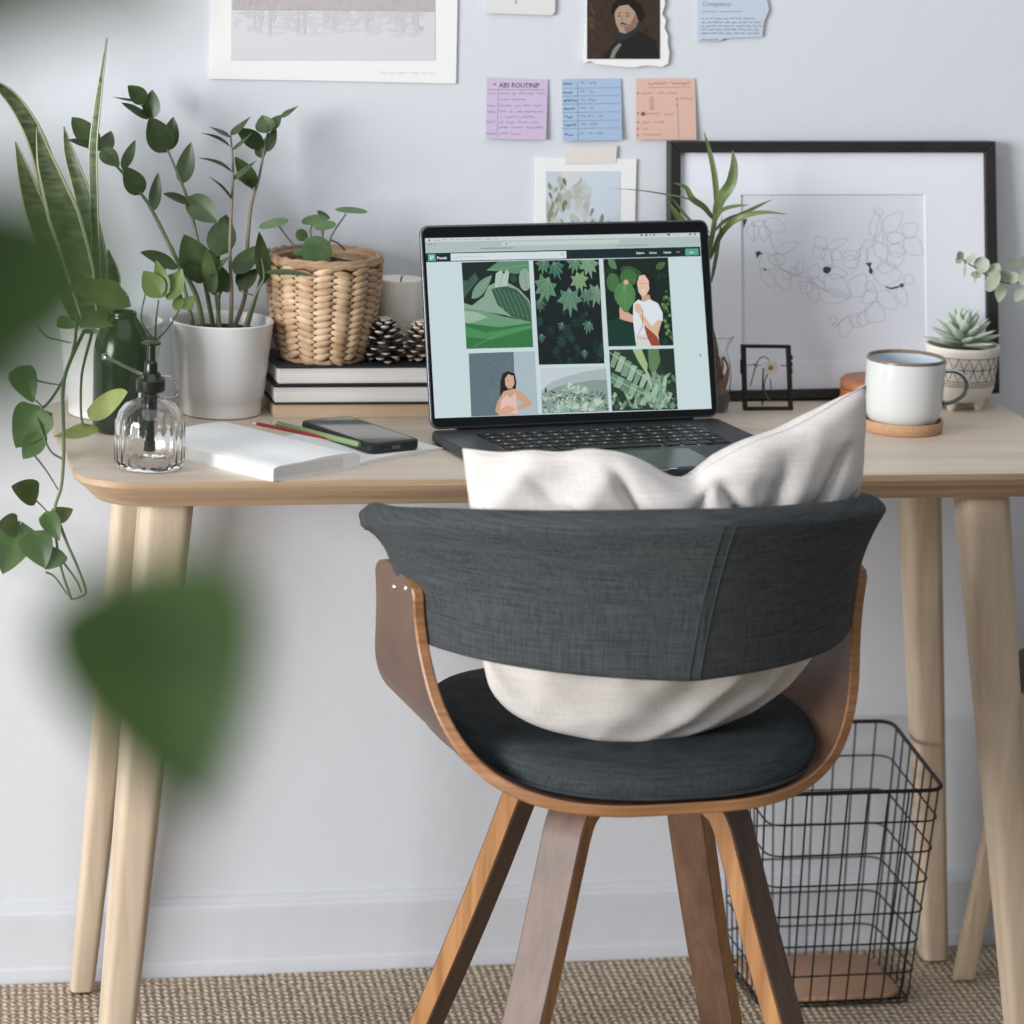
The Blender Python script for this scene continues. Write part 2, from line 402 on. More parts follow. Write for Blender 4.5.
# flat pictures: polygons on a plane, given where they lie on it
class Pic:
    def __init__(s, P, n, upv=(0, 0, 1)):
        s.P = V(P); s.n = V(n).normalized(); s.mb = MB(); s.k = 0; s.inc = 1
    def pt(s, x, y): return onplane(x, y, s.P, s.n)
    def poly(s, pts, c, lift=None):
        s.k += s.inc; h = (.000003*s.k if lift is None else lift)
        vs = [s.pt(x, y)+s.n*h for x, y in pts]
        # face the camera side
        s.mb.add(vs, [list(range(len(vs)))], 0, c if len(c) == 4 else rgb(*c))
    def rect(s, x0, y0, x1, y1, c): s.poly([(x0, y0), (x0, y1), (x1, y1), (x1, y0)], c)
    def ell(s, cx, cy, rx, ry, c, n=20, a0=0):
        ca, sa = math.cos(a0), math.sin(a0)
        s.poly([(cx+rx*math.cos(t)*ca-ry*math.sin(t)*sa, cy+rx*math.cos(t)*sa+ry*math.sin(t)*ca) for t in [-2*PI*i/n for i in range(n)]], c)
    def leaf(s, x0, y0, x1, y1, w, c, vein=None, clip=None):
        dx, dy = x1-x0, y1-y0; L_ = math.hypot(dx, dy); nx, ny = -dy/L_, dx/L_
        A = []; B_ = []
        for i in range(11):
            t = i/10; h = math.sin(PI*t**.8)**.8*w/2 if 0 < t < 1 else 0
            A.append((x0+dx*t+nx*h, y0+dy*t+ny*h)); B_.append((x0+dx*t-nx*h, y0+dy*t-ny*h))
        p = A+B_[::-1][1:-1]
        if clip: p = [(min(max(x, clip[0]), clip[2]), min(max(y, clip[1]), clip[3])) for x, y in p]
        s.poly(p, c)
        if vein: s.line([(x0, y0), (x1, y1)], .5, vein, clip)
    def line(s, pts, w, c, clip=None, closed=False):
        if closed: pts = list(pts)+[pts[0]]
        if clip: pts = [(min(max(x, clip[0]), clip[2]), min(max(y, clip[1]), clip[3])) for x, y in pts]
        s.k += s.inc; L_ = []; R_ = []
        for i, (x, y) in enumerate(pts):
            a = pts[max(0, i-1)]; b_ = pts[min(len(pts)-1, i+1)]
            dx, dy = b_[0]-a[0], b_[1]-a[1]; l = math.hypot(dx, dy) or 1
            nx, ny = -dy/l*w/2, dx/l*w/2; L_.append((x+nx, y+ny)); R_.append((x-nx, y-ny))
        h = .000003*s.k; col = rgb(*c); o = []
        vs = [s.pt(*q)+s.n*h for q in L_]+[s.pt(*q)+s.n*h for q in R_]; n = len(pts)
        s.mb.add(vs, [[i, i+1, n+i+1, n+i] for i in range(n-1)], 0, col)
    def scrib(s, x0, x1, y, h, c, w=.45, seed=None, slope=0):
        """a handwritten word too small to read"""
        rnd = random.Random(seed if seed is not None else int(x0*31+y*17)); pts = []; x = x0
        while x < x1:
            pts.append((x, y+slope*(x-x0)+rnd.uniform(-h/2, h/2))); x += rnd.uniform(.5, 1.1)
        if len(pts) > 2: s.line(pts, w, c)
    def text(s, txt, x, y, size, c, slope=0, bold=0, stretch=1):
        """real lettering; size = letter height in the photograph's units"""
        cu = bpy.data.curves.new('lettering', 'FONT'); cu.body = txt; cu.size = 1; cu.resolution_u = 3; cu.offset = bold
        ob = bpy.data.objects.new('lettering', cu); COL.objects.link(ob)
        dg = bpy.context.evaluated_depsgraph_get(); me = bpy.data.meshes.new_from_object(ob.evaluated_get(dg))
        s.k += s.inc; h = .000003*s.k; k_ = size/.7
        vs = []
        for v in me.vertices:
            px = x+v.co.x*k_*stretch; py = y-v.co.y*k_+slope*(px-x)
            vs.append(s.pt(px, py)+s.n*h)
        if vs: s.mb.add(vs, [list(p.vertices) for p in me.polygons], 0, rgb(*c))
        bpy.data.objects.remove(ob); bpy.data.curves.remove(cu); bpy.data.meshes.remove(me)
    def build(s, name, mat, parent=None):
        return s.mb.build(name, mat, parent, smooth=False, recalc=False)

def ZM(x0, y0, sc):
    return lambda pts: [(x0+x/sc, y0+y/sc) for x, y in pts]

# ================================================================== SETTING
mb = MB(); mb.box((-2.6, 0, 0), (2.2, .12, 2.6)); tag(mb.build('wall_back', m_wall, smooth=False), kind='structure')
mb = MB(); mb.box((-2.6, -5.0, -.1), (2.2, .12, 0)); fl = mb.build('floor', wood('floor_boards', rgb(150, 118, 88), rgb(120, 92, 66), (30, 2, 30), .4), smooth=False); tag(fl, kind='structure')
mb = MB()
prof = [(0, .0), (.011, .0), (.011, .022), (.0095, .026), (.0095, .078), (.0105, .082), (.0105, .094), (.008, .098), (.0045, .100), (.004, .106), (0, .108)]
for x in (0,):
    rows = [[V((X, -y, z)) for y, z in prof] for X in (-2.6, 2.2)]
    mb.grid(rows, closed_u=True, capa=True, capb=True)
tag(mb.build('baseboard_back', m_base, angle=20), kind='structure')
mb = MB(); mb.prism([(-2.3, -4.7), (1.9, -4.7), (1.9, -.014), (-2.3, -.014)], .0, .007, bev=.003)
tag(mb.build('jute_rug', m_rug, smooth=False), 'natural beige jute rug of chunky loops covering the floor', 'rug')
ZR = .007

# ================================================================== DESK
desk = thing('desk', 'light birch desk with rounded corners and four splayed tapering legs', 'desk', (0, -.237, ZR))
DX, DY0, DY1, DZ = .594, -.462, -.012, .74
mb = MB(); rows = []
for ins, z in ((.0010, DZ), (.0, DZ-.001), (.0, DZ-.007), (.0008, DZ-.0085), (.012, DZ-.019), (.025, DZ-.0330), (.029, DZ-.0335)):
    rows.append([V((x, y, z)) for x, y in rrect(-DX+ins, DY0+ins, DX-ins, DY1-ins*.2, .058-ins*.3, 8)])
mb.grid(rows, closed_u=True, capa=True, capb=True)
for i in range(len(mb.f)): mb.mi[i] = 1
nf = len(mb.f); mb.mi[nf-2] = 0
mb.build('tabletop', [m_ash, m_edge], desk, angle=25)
def dleg(T, F, w0, w1):
    T = V(T); F = V(F); mb = MB(); rows = []
    ax = (T-F).normalized()
    for t in (0, .02, .5, .98, 1):
        c = F.lerp(T, t); w = w1+(w0-w1)*t; k_ = .985 if t in (0, 1) else 1
        pts = rrect(-w/2*k_, -w/2*k_, w/2*k_, w/2*k_, w*.26, 4)
        a = .45
        rows.append([V((c.x+x, c.y+y, c.z)) for x, y in pts])
    mb.grid(rows, closed_u=True, capa=True, capb=True)
    l = mb.build('leg', m_leg, desk, angle=50)
    mb = MB(); mb.lathe([(0, -.004), (w1*.36, -.004), (w1*.36, .002), (0, .002)], F+V((0, 0, .0)), 16)
    mb.build('foot_pad', m_rubber, l)
dleg((-.492, -.395, DZ-.0335), (-.548, -.43, ZR+.004), .058, .037)
dleg((.452, -.395, DZ-.0335), (.546, -.43, ZR+.004), .058, .037)
dleg((-.486, -.10, DZ-.0335), (-.538, -.05, ZR+.004), .048, .029)
dleg((.476, -.105, DZ-.0335), (.560, -.062, ZR+.004), .050, .034)

# ================================================================== WALL PICTURES
# large print
def sheet(name, label, cat, out, mat=None, y=-.0025, th=.0012, parts=None):
    """a sheet of paper hanging on the wall, out = outline in the photograph"""
    root = thing(name, label, cat, ony(*out[0], y))
    mb = MB(); n = len(out)
    f = [ony(a, b_, y) for a, b_ in out]; bk = [q+V((0, th, 0)) for q in f]
    mb.add(f+bk, [list(range(n)), [n+i for i in range(n)][::-1]]+[[i, (i+1) % n, n+(i+1) % n, n+i] for i in range(n)])
    mb.build('sheet', mat or m_paper, root, smooth=False)
    return root
r_ = sheet('art_print', 'large white-bordered watercolour print of reeds and their reflections, high on the wall at left', 'picture',
      [(213, -50), (209.5, 78.8), (334, 81), (456, 83.6), (458.5, -50)])
pc = Pic((0, -.0030, 0), (0, -1, 0)); z5 = ZM(200, 0, 3.657)
pc.rect(231, -40, 435, 60.5, (216, 215, 219))
pc.poly(z5([(118, -60), (118, 34), (858, 40), (862, -60)]), (190, 182, 184))
rn = random.Random(3); pc.inc = .2
for i in range(260):
    x = rn.uniform(120, 848); y = rn.uniform(-50, 34); v = rn.randint(-9, 9); w_ = rn.uniform(3, 9)
    pc.poly(z5([(x, y), (x+w_*.3, min(38, y+rn.uniform(10, 30))), (x+w_, min(38, y+rn.uniform(10, 26))), (x+w_*.8, y-4)]), (191+v, 180+v, 182+v))
for i in range(220):
    x = rn.uniform(120, 800); d_ = rn.random()**1.6; y = 42+85*d_; v = int(-9*(1-d_)*(.4+.6*math.sin(x*.017+2)**2)+rn.uniform(-2, 2)); w_ = rn.uniform(14, 50); h = rn.uniform(3, 11)
    pc.poly(z5([(x, y), (x+w_*.3, y-h*.5), (x+w_*.8, y-h*.35), (x+w_, y), (x+w_*.7, y+h), (x+w_*.35, y+h*1.2)]), (211+v, 208+v, 213+v))
for i in range(16):
    x = rn.uniform(125, 820); h = rn.uniform(40, 105); w_ = rn.uniform(8, 18)
    pc.poly(z5([(x, 37), (x-w_*.2, 37+h*.5), (x+w_*.4, 37+h), (x+w_, 37+h*.6), (x+w_*.9, 37)]), (203, 198, 204))
pc.inc = 1; pc.line(z5([(118, 35), (500, 37), (858, 41)]), .7, (176, 168, 170))
for i, (x0, x1) in enumerate([(655, 680), (690, 715), (725, 755), (765, 800), (812, 830), (834, 856)]):
    a = z5([(x0, 266+i*.3)])[0]; b2 = z5([(x1, 266)])[0]; pc.scrib(a[0], b2[0], a[1], 1.6, (172, 172, 176), .3)
pc.build('printed_picture', m_print, r_)

# cream card at the top
r_ = sheet('card', 'cream rounded card at the top of the wall above the purple note', 'card',
      [(486, -40), (485.5, 10), (488, 13), (552, 15.3), (555, 12), (556, -40)], m_card, y=-.004)
pc = Pic((0, -.0042, 0), (0, -1, 0)); pc.line([(516, -4), (515.8, 3.5)], 1, (120, 120, 126)); pc.build('ink_mark', m_print, r_)

# torn portrait page
out = [(585.5, -40), (586, 20), (583, 55), (584, 63), (590, 61), (597, 64), (606, 65), (620, 66.5), (634, 67.5), (645, 65.5), (655, 66), (662, 66.8), (668, 64), (669.5, 52), (667.5, 44), (668, 36), (664.5, 28), (666, 20), (662, 14), (665, 5), (663, -40)]
r_ = sheet('torn_page', 'torn page with a dark brown painted portrait of a man in a black coat', 'picture', out, y=-.004)
pc = Pic((0, -.0044, 0), (0, -1, 0)); zp = ZM(570, 0, 4.655)
clip = (587, -40, 660, 59)
pc.rect(587, -38, 660, 59, (64, 50, 42))
pc.inc = .4
for i in range(120):
    x = rn.uniform(588, 655); y = rn.uniform(-10, 56); v = rn.randint(-8, 10); g_ = max(0, (600-x)/15*22) if x < 612 else 0
    pc.leaf(x, y, min(659, x+rn.uniform(2, 6)), min(58, y+rn.uniform(-4, 8)), rn.uniform(1, 4), (int(60+v+g_*1.4), int(48+v+g_), int(40+v+g_*.5)), clip=clip)
pc.inc = 1; pc.poly(zp([(150, 272), (190, 215), (240, 165), (300, 140), (340, 150), (400, 190), (415, 272)]), (36, 36, 36))   # coat
pc.poly(zp([(205, 175), (215, 140), (250, 160), (310, 105), (330, 120), (300, 160), (235, 195)]), (44, 52, 54))    # scarf
pc.poly(zp([(185, 272), (200, 230), (228, 200), (240, 208), (212, 250), (205, 272)]), (128, 132, 120))             # shirt
pc.poly(zp([(206, 60), (215, 30), (250, 15), (285, 20), (315, 50), (322, 90), (305, 130), (262, 156), (232, 150), (214, 110)]), (176, 150, 130))  # face
pc.poly(zp([(262, 156), (305, 130), (322, 90), (300, 70), (282, 110), (250, 130)]), (140, 112, 94))
pc.poly(zp([(190, 60), (196, 20), (230, -8), (285, -10), (330, 20), (350, 70), (335, 105), (318, 95), (300, 52), (270, 22), (230, 28), (212, 48), (205, 75)]), (34, 28, 27))   # hair
pc.line(zp([(222, 62), (238, 60)]), .8, (60, 44, 38)); pc.line(zp([(258, 60), (278, 62)]), .8, (60, 44, 38))
pc.poly(zp([(222, 72), (238, 72), (236, 77), (224, 77)]), (52, 40, 36)); pc.poly(zp([(260, 72), (276, 72), (274, 78), (262, 78)]), (52, 40, 36))
pc.line(zp([(246, 75), (240, 98), (250, 101)]), .7, (124, 94, 78))
pc.poly(zp([(228, 112), (242, 104), (262, 110), (270, 118), (246, 114)]), (62, 44, 38)); pc.line(zp([(236, 122), (258, 123)]), .8, (136, 84, 74))
pc.build('printed_portrait', m_print, r_)

# torn printed text
m_blu = plain('pale_blue_paper', rgb(196, 208, 222), .8)
out = [(697.5, -40), (697, 40.5), (708, 41), (720, 41), (724, 38.5), (740, 37.5), (762, 37), (763, 30), (764, 22), (767, 15), (769, 10), (768, 4), (766, -2), (764, -40)]
r_ = sheet('torn_text_page', 'pale blue torn scrap of printed text beside the portrait page', 'paper', out, m_blu, y=-.0035)
pc = Pic((0, -.0037, 0), (0, -1, 0))
pc.text('Conspiracy', 702.5, 6, 4.4, (136, 146, 162))
pc.scrib(702, 717, 11.6, 1.2, (120, 130, 148), .5, slope=-.01); pc.scrib(719, 742, 11.5, 1.3, (120, 130, 148), .5)
for i, (y, x1) in enumerate([(18.5, 757), (22.3, 763), (26, 762), (29.6, 761), (33.3, 763)]):
    x = 701.5
    while x < x1-3:
        w_ = rn.uniform(3, 8); pc.scrib(x, min(x+w_, x1), y, 1.6, (112, 122, 142), .6, seed=int(x*7+y)); x += w_+1.2
pc.scrib(701, 719, 39.6, 1.2, (112, 122, 142), .6)
pc.build('printed_text', m_print, r_)

# sticky notes
NN = V((0, -1, .05)).normalized(); NP = V((0, -.0015, 1.13))
def note(name, label, out, colr, yy=-.002):
    root = thing(name, label, 'sticky note', ony(*out[0], yy), group='sticky notes on the wall')
    m_ = plain(name+'_paper', rgb(*colr), .75)
    (a, b_, c, d) = out   # TL TR BR BL
    rows = []; n = 10
    for i in range(n+1):
        t = i/n; row = []
        for j in range(n+1):
            s = j/n
            x = (a[0]*(1-s)+b_[0]*s)*(1-t)+(d[0]*(1-s)+c[0]*s)*t; y = (a[1]*(1-s)+b_[1]*s)*(1-t)+(d[1]*(1-s)+c[1]*s)*t
            row.append(onplane(x, y, NP, NN))
        rows.append(row)
    mb = MB(); mb.grid(rows); mb.build('note_sheet', m_, root, smooth=False)
    return root
def notepic(yy): return Pic(NP+NN*.0003, NN)
for nm, lb, out, c in [('sticky_note', 'purple sticky note headed ABS ROUTINE, leftmost of the three notes', [(487, 77.6), (548, 79.5), (546, 140), (486, 138.7)], (205, 188, 214)),
                       ('sticky_note', 'blue sticky note of ruled weekday rows, the middle note', [(562, 79), (621, 78.6), (622, 140), (563, 141)], (168, 190, 217)),
                       ('sticky_note', 'orange sticky note with a bulleted list, above the dark frame corner', [(636, 78.5), (695, 78.5), (696.5, 140), (636, 139.5)], (220, 184, 168))]:
    rt_ = note(nm, lb, out, c)
    pc = notepic(-.0062)
    if c[0] == 205:
        z = ZM(480, 70, 12.8); ink = (112, 96, 122); ink2 = (164, 142, 172)
        pc.text('ABS ROUTINE', *z([(242, 222)])[0], 4.8, (84, 72, 92), slope=.01, stretch=.92)
        pc.ell(*z([(186, 182)])[0], 1.6, .7, ink); pc.ell(*z([(745, 186)])[0], 1.6, .7, ink)
        pc.line(z([(95, 250), (820, 252)]), .6, ink2)
        pc.line(z([(235, 262), (215, 860)]), .35, ink2)
        for row in [(300, [(95, 205), (262, 370), (395, 470), (490, 590), (610, 700), (730, 830)]), (378, [(250, 370), (400, 590)]), (455, [(85, 200), (230, 400), (435, 530), (560, 650), (680, 790)]),
                    (532, [(85, 195), (240, 340), (385, 430), (455, 545), (570, 800)]), (600, [(255, 290), (320, 460), (480, 505), (530, 700)]), (668, [(85, 190), (240, 300), (340, 450), (480, 530), (560, 620), (650, 745)]),
                    (738, [(240, 360), (400, 555), (580, 815)]), (812, [(85, 200), (255, 365), (400, 515)])]:
            for a, b2 in row[1]:
                p, q = z([(a, row[0]), (b2, row[0])]); pc.scrib(p[0], q[0], p[1], 2.2, ink2, .5)
    elif c[0] == 168:
        z = ZM(555, 70, 13.65); ink = (92, 112, 140); ink2 = (124, 147, 178)
        for i, y in enumerate([245, 352, 460, 575, 690, 795]): pc.line(z([(95, y+6), (890, y-6)]), .45, (128, 148, 176))
        pc.line(z([(305, 150), (315, 960)]), .4, (128, 148, 176))
        for row in [(190, [(105, 245)], [(350, 410), (470, 570)]), (305, [(105, 240)], [(340, 410), (470, 545)]), (420, [(120, 310)], [(350, 415), (460, 575)]), (528, [(110, 285)], [(350, 420), (470, 535)]),
                    (645, [(130, 250)], [(340, 420), (450, 550), (590, 660)]), (752, [(120, 285)], [(350, 425), (480, 590)]), (880, [(125, 250)], [(340, 400), (450, 520), (560, 655)])]:
            for a, b2 in row[1]:
                p, q = z([(a, row[0]), (b2, row[0])]); pc.scrib(p[0], q[0], p[1], 2.6, ink, .75)
            for a, b2 in row[2]:
                p, q = z([(a, row[0]-14), (b2, row[0])]); pc.scrib(p[0], q[0], p[1], 2.4, ink2, .55)
    else:
        z = ZM(628, 70, 13.65); ink = (176, 128, 114); ink2 = (190, 146, 132)
        for a, b2 in [(280, 540), (575, 850)]:
            p, q = z([(a, 185), (b2, 185)]); pc.scrib(p[0], q[0], p[1], 3, ink, .6)
        pc.line(z([(275, 240), (850, 232)]), .45, ink)
        for y in (318, 588, 715, 802, 890): pc.ell(*z([(135, y)])[0], 1.0, .8, (140, 92, 82))
        pc.ell(*z([(205, 598)])[0], 2.2, 2, (132, 92, 76)); pc.line(z([(205, 590), (225, 625)]), 1, (132, 92, 76))
        for y, sp in [(312, [(175, 330), (400, 500), (530, 680)]), (385, [(700, 880)]), (600, [(250, 440), (495, 615)]), (712, [(190, 310), (355, 490)]), (798, [(200, 270)]), (880, [(195, 455)])]:
            for a, b2 in sp:
                p, q = z([(a, y), (b2, y)]); pc.scrib(p[0], q[0], p[1], 2.5, ink2, .55)
        for y in range(370, 560, 28):
            p, q = z([(290, y), (360, y)]); pc.scrib(p[0], q[0], p[1], 1.8, ink2, .5)
        pc.line(z([(670, 400), (690, 920)]), .4, ink2); pc.ell(*z([(665, 392)])[0], 1.2, .8, ink); pc.ell(*z([(668, 480)])[0], 1, .8, ink)
    pc.build('handwriting', m_print, rt_)

# small watercolour taped behind the laptop
r_ = sheet('watercolour', 'small white-bordered green watercolour taped to the wall behind the laptop', 'picture',
      [(536, 157), (534, 262), (634, 262), (636.5, 159)], y=-.003)
pc = Pic((0, -.0032, 0), (0, -1, 0)); z6 = ZM(460, 0, 3.01)
pc.rect(546, 171.5, 620.5, 250, (200, 208, 216)); cl = (546.3, 171.8, 620.3, 250)
pc.inc = .5
for i in range(46):
    x = rn.uniform(546, 600); y = rn.uniform(172, 228); f_ = (x-546)/60
    v = rn.randint(-12, 12)
    pc.leaf(x, y, x+rn.uniform(-9, 9), y+rn.uniform(6, 18), rn.uniform(4, 12), (int(176+f_*20+v), int(182+f_*18+v), int(166+f_*38+v)), clip=cl)
pc.poly([(578, 172), (620, 172), (620, 214), (600, 222), (588, 214), (592, 190)], (206, 216, 228))
pc.poly([(560, 172), (584, 172), (578, 182), (566, 190)], (214, 216, 212))
for i in range(26):
    x = rn.uniform(547, 566) if i % 3 else rn.uniform(566, 616); y = rn.uniform(176, 224) if x < 566 else rn.uniform(206, 224)
    pc.leaf(x, y, x+rn.uniform(-4, 4), y+rn.uniform(5, 14), rn.uniform(1.5, 4), rn.choice([(124, 130, 108), (142, 146, 124), (158, 158, 140), (110, 118, 98)]), clip=cl)
pc.build('painting', m_print, r_)
mb = MB(); a, b2, c, d = [ony(x, y, -.0036) for x, y in [(566, 147), (617, 146), (616, 163), (565, 164)]]
rows = [[a.lerp(b2, i/6), d.lerp(c, i/6)+V((0, -.0003, 0))] for i in range(7)]; mb.grid(rows)
mb.build('tape_strip', m_tape, r_, smooth=False)

# ================================================================== BIG FRAME leaning on the wall
root = thing('picture_frame', 'large black picture frame with a line drawing of leafy branches, leaning on the wall', 'picture frame', (.38, -.04, DZ))
FB = V((0, -.046, DZ)); lean = .075
n_f = V((0, -math.cos(lean), math.sin(lean)))      # front normal
def fp(x, y, off=0): return onplane(x, y, FB, n_f)+n_f*off
TL, TR, BR_, BL_ = (670.5, 141.5), (995.8, 141.5), (1000, 393.5), (669.5, 402)
def quadp(q, s, t):
    (a, b_, c, d) = q
    return ((a[0]*(1-s)+b_[0]*s)*(1-t)+(d[0]*(1-s)+c[0]*s)*t, (a[1]*(1-s)+b_[1]*s)*(1-t)+(d[1]*(1-s)+c[1]*s)*t)
oq = (TL, TR, BR_, BL_); iq = ((681, 152.8), (985, 152.8), (988, 385.5), (680.5, 392))
oq3 = [fp(*q) for q in oq]; iq3 = [fp(*q) for q in iq]
names = ['frame_rail', 'frame_stile', 'frame_rail', 'frame_stile']
for i in range(4):
    j = (i+1) % 4; mb = MB(); A, B_, C_, D_ = oq3[i], oq3[j], iq3[j], iq3[i]
    bk = [q-n_f*.02 for q in (A, B_, C_, D_)]
    mb.add([A, B_, C_, D_]+bk, [[0, 1, 2, 3], [7, 6, 5, 4], [0, 4, 5, 1], [1, 5, 6, 2], [2, 6, 7, 3], [3, 7, 4, 0]])
    mb.build(names[i], m_frame, root, smooth=False, bevel=.0012)
mb = MB(); q4 = [q-n_f*.006 for q in iq3]; b4 = [q-n_f*.004 for q in q4]
cen = sum(q4, V())/4
q4 = [q+(q-cen).normalized()*.003 for q in q4]; b4 = [q+(q-cen).normalized()*.003 for q in b4]
wq = [fp(*q, -.006) for q in ((742.3, 195), (926.6, 194.5), (929, 360), (743.5, 362))]
wi = [q-n_f*.0018 for q in wq]; wi = [q+(sum(wi, V())/4-q).normalized()*.0014 for q in wi]
mb.add(q4+wq+wi+b4, [[0, 1, 5, 4], [1, 2, 6, 5], [2, 3, 7, 6], [3, 0, 4, 7]], 0)
o_ = len(mb.f); mb.add(wq+wi, [[0, 1, 5, 4], [1, 2, 6, 5], [2, 3, 7, 6], [3, 0, 4, 7]], 1)
mb.build('mat_board', [m_mat, m_matcore], root, smooth=False)
pc = Pic(FB-n_f*.0079, n_f)
pc.poly([(740, 193), (740, 364), (931, 362), (929, 192)], (226, 228, 236))
z = ZM(740, 190, 5.12); ink = (168, 169, 178); dk = (70, 72, 80)
S_ = lambda pts, n=5: [tuple(q[:2]) for q in smoothpath([(x, y, 0) for x, y in z(pts)], n)]
def outl(pts, w=.42): pc.line(S_(pts), w, ink)
def petal(x0, y0, x1, y1, w, side=0):
    dx, dy = x1-x0, y1-y0; l = math.hypot(dx, dy); nx, ny = -dy/l, dx/l
    A = [(x0, y0), (x0+dx*.3+nx*w*.5, y0+dy*.3+ny*w*.5), (x0+dx*.65+nx*w*.42, y0+dy*.65+ny*w*.42), (x1, y1), (x0+dx*.65-nx*w*.42, y0+dy*.65-ny*w*.42), (x0+dx*.3-nx*w*.5, y0+dy*.3-ny*w*.5), (x0, y0)]
    outl(A)
for a in [(125, 160, 240, 205, 70), (130, 185, 120, 262, 60), (60, 170, 75, 262, 60), (125, 165, 60, 180, 30), (180, 320, 300, 268, 50), (190, 325, 190, 390, 90), (180, 340, 100, 400, 90), (105, 400, 180, 505, 50),
          (200, 400, 245, 520, 75), (215, 425, 270, 450, 40), (290, 440, 320, 360, 45), (260, 400, 300, 440, 40), (355, 465, 390, 585, 60), (355, 470, 320, 530, 70), (360, 450, 400, 380, 60), (365, 460, 435, 500, 50),
          (435, 300, 385, 240, 60), (380, 290, 430, 350, 60), (440, 300, 555, 250, 40), (470, 320, 520, 350, 60), (425, 300, 470, 390, 50), (430, 440, 570, 550, 100), (400, 545, 560, 550, 70), (440, 420, 550, 430, 60),
          (570, 550, 640, 430, 100), (520, 340, 620, 330, 50), (530, 350, 600, 390, 70), (610, 300, 640, 380, 50), (620, 290, 700, 260, 40), (690, 250, 700, 110, 60), (735, 215, 830, 115, 80), (700, 130, 720, 95, 50),
          (690, 330, 750, 290, 110), (750, 250, 850, 240, 60), (830, 230, 910, 180, 80), (840, 250, 935, 330, 90), (760, 300, 850, 320, 70), (750, 380, 840, 330, 80), (680, 430, 830, 440, 110), (700, 400, 800, 390, 60),
          (640, 520, 690, 570, 90), (700, 520, 805, 610, 80), (690, 480, 640, 510, 60), (810, 490, 850, 605, 50), (840, 440, 890, 480, 50), (640, 600, 740, 660, 110), (620, 700, 640, 620, 60), (560, 650, 520, 755, 70),
          (570, 650, 610, 700, 60), (490, 680, 460, 650, 40), (500, 690, 470, 690, 20)]:
    petal(*a)
for pts in [[(160, 262), (185, 330), (208, 405)], [(208, 405), (280, 435), (355, 455), (430, 510), (560, 550)], [(125, 150), (125, 180), (165, 270)], [(470, 310), (470, 390)], [(620, 290), (600, 390), (570, 430)],
            [(655, 300), (655, 370)], [(735, 210), (735, 275)], [(750, 225), (755, 290)], [(690, 570), (640, 620), (560, 640), (500, 690)], [(710, 150), (690, 250)], [(60, 150), (70, 200), (75, 262)]]: outl(pts)
pc.poly(z([(14, 150), (38, 148), (28, 172), (18, 196)]), dk); pc.poly(z([(78, 318), (100, 312), (116, 328), (98, 332), (88, 352)]), dk); pc.ell(*z([(128, 408)])[0], 1.2, 1.5, dk)
pc.poly(z([(424, 400), (440, 390), (468, 398), (462, 420), (445, 430), (426, 420)]), dk); pc.poly(z([(642, 374), (675, 370), (668, 392), (682, 415), (672, 434), (658, 420), (662, 396)]), dk)
pc.poly(z([(742, 492), (770, 500), (815, 490), (812, 500), (775, 510), (750, 502)]), dk); pc.ell(*z([(828, 488)])[0], 2.4, 2, dk)
pc.build('drawing', m_print, root)
mb = MB(); q4 = [q-n_f*.0095 for q in oq3]; cen = sum(q4, V())/4; q4 = [q+(cen-q).normalized()*.008 for q in q4]; b4 = [q-n_f*.003 for q in q4]
mb.add(q4+b4, [[0, 1, 2, 3], [7, 6, 5, 4], [0, 4, 5, 1], [1, 5, 6, 2], [2, 6, 7, 3], [3, 7, 4, 0]]); mb.build('backing_board', m_tan, root, smooth=False)
# ================================================================== LAPTOP
LA = math.radians(9.8); LT = math.radians(14.2); LW = .366; LH = .235
H0 = V((.0078, -.2420, DZ+.0145))
lap = thing('laptop', 'open space-grey laptop with a photo website on its glowing screen', 'laptop', (H0.x, H0.y, DZ), LA)
ML = WM[lap.name]
mb = MB(); mb.prism(rrect(-LW/2, -.245, LW/2, .006, .012, 5), .0022, .0135, bev=.0022)
base = mb.build('base', m_space_d, lap, local=True, angle=50)
mb = MB()
for x in (-.15, .15):
    for y in (-.22, -.02):
        mb = MB(); mb.lathe([(0, 0), (.006, 0), (.006, .003), (0, .003)], (x, y, 0), 14); mb.build('rubber_foot', m_rubber, lap, local=True)
mb = MB(); mb.prism(rrect(-.139, -.137, .139, -.026, .003, 3), .0128, .01365); kb = mb.build('keyboard', m_bezel, lap, local=True)
cache = {}; y = -.0285
for ri, nk in enumerate([14, 14, 14, 13, 12]):
    h = .0105 if ri == 0 else .0165; wk = .274/nk
    for i in range(nk):
        if (nk, h) not in cache:
            mk = MB(); mk.prism(rrect(-wk/2+.0012, -h+.0008, wk/2-.0012, -.0012, .0018, 2), 0, .0009)
            mk.box((-.0016, -h*.62, .0009), (.0016, -h*.42, .00095), mi=1)
            kk = cache[(nk, h)] = mk.build('key', [m_key, m_mark], kb, local=True, smooth=False)
        else:
            kk = cache[(nk, h)].copy(); COL.objects.link(kk)
        kk.location = (-.137+wk*(i+.5), y, .01365)
    y -= h+.0018
mk = MB(); mk.prism(rrect(-.052, -.0165, .048, -.001, .002, 3), 0, .0009); sb = mk.build('space_bar', m_key, kb, local=True, smooth=False); sb.location = (0, y, .01365)
for x in (-.128, -.108, -.088, -.068, .064, .085, .106, .127):
    mk = MB(); mk.prism(rrect(-.0085, -.0165, .0085, -.001, .0018, 2), 0, .0009); kk = mk.build('key', [m_key], kb, local=True, smooth=False); kk.location = (x, y, .01365)
mb = MB(); mb.prism(rrect(-.072, -.236, .072, -.147, .004, 4), .0130, .01362); mb.build('trackpad', plain('trackpad_glass', rgb(82, 85, 90), .25, .3), lap, local=True)
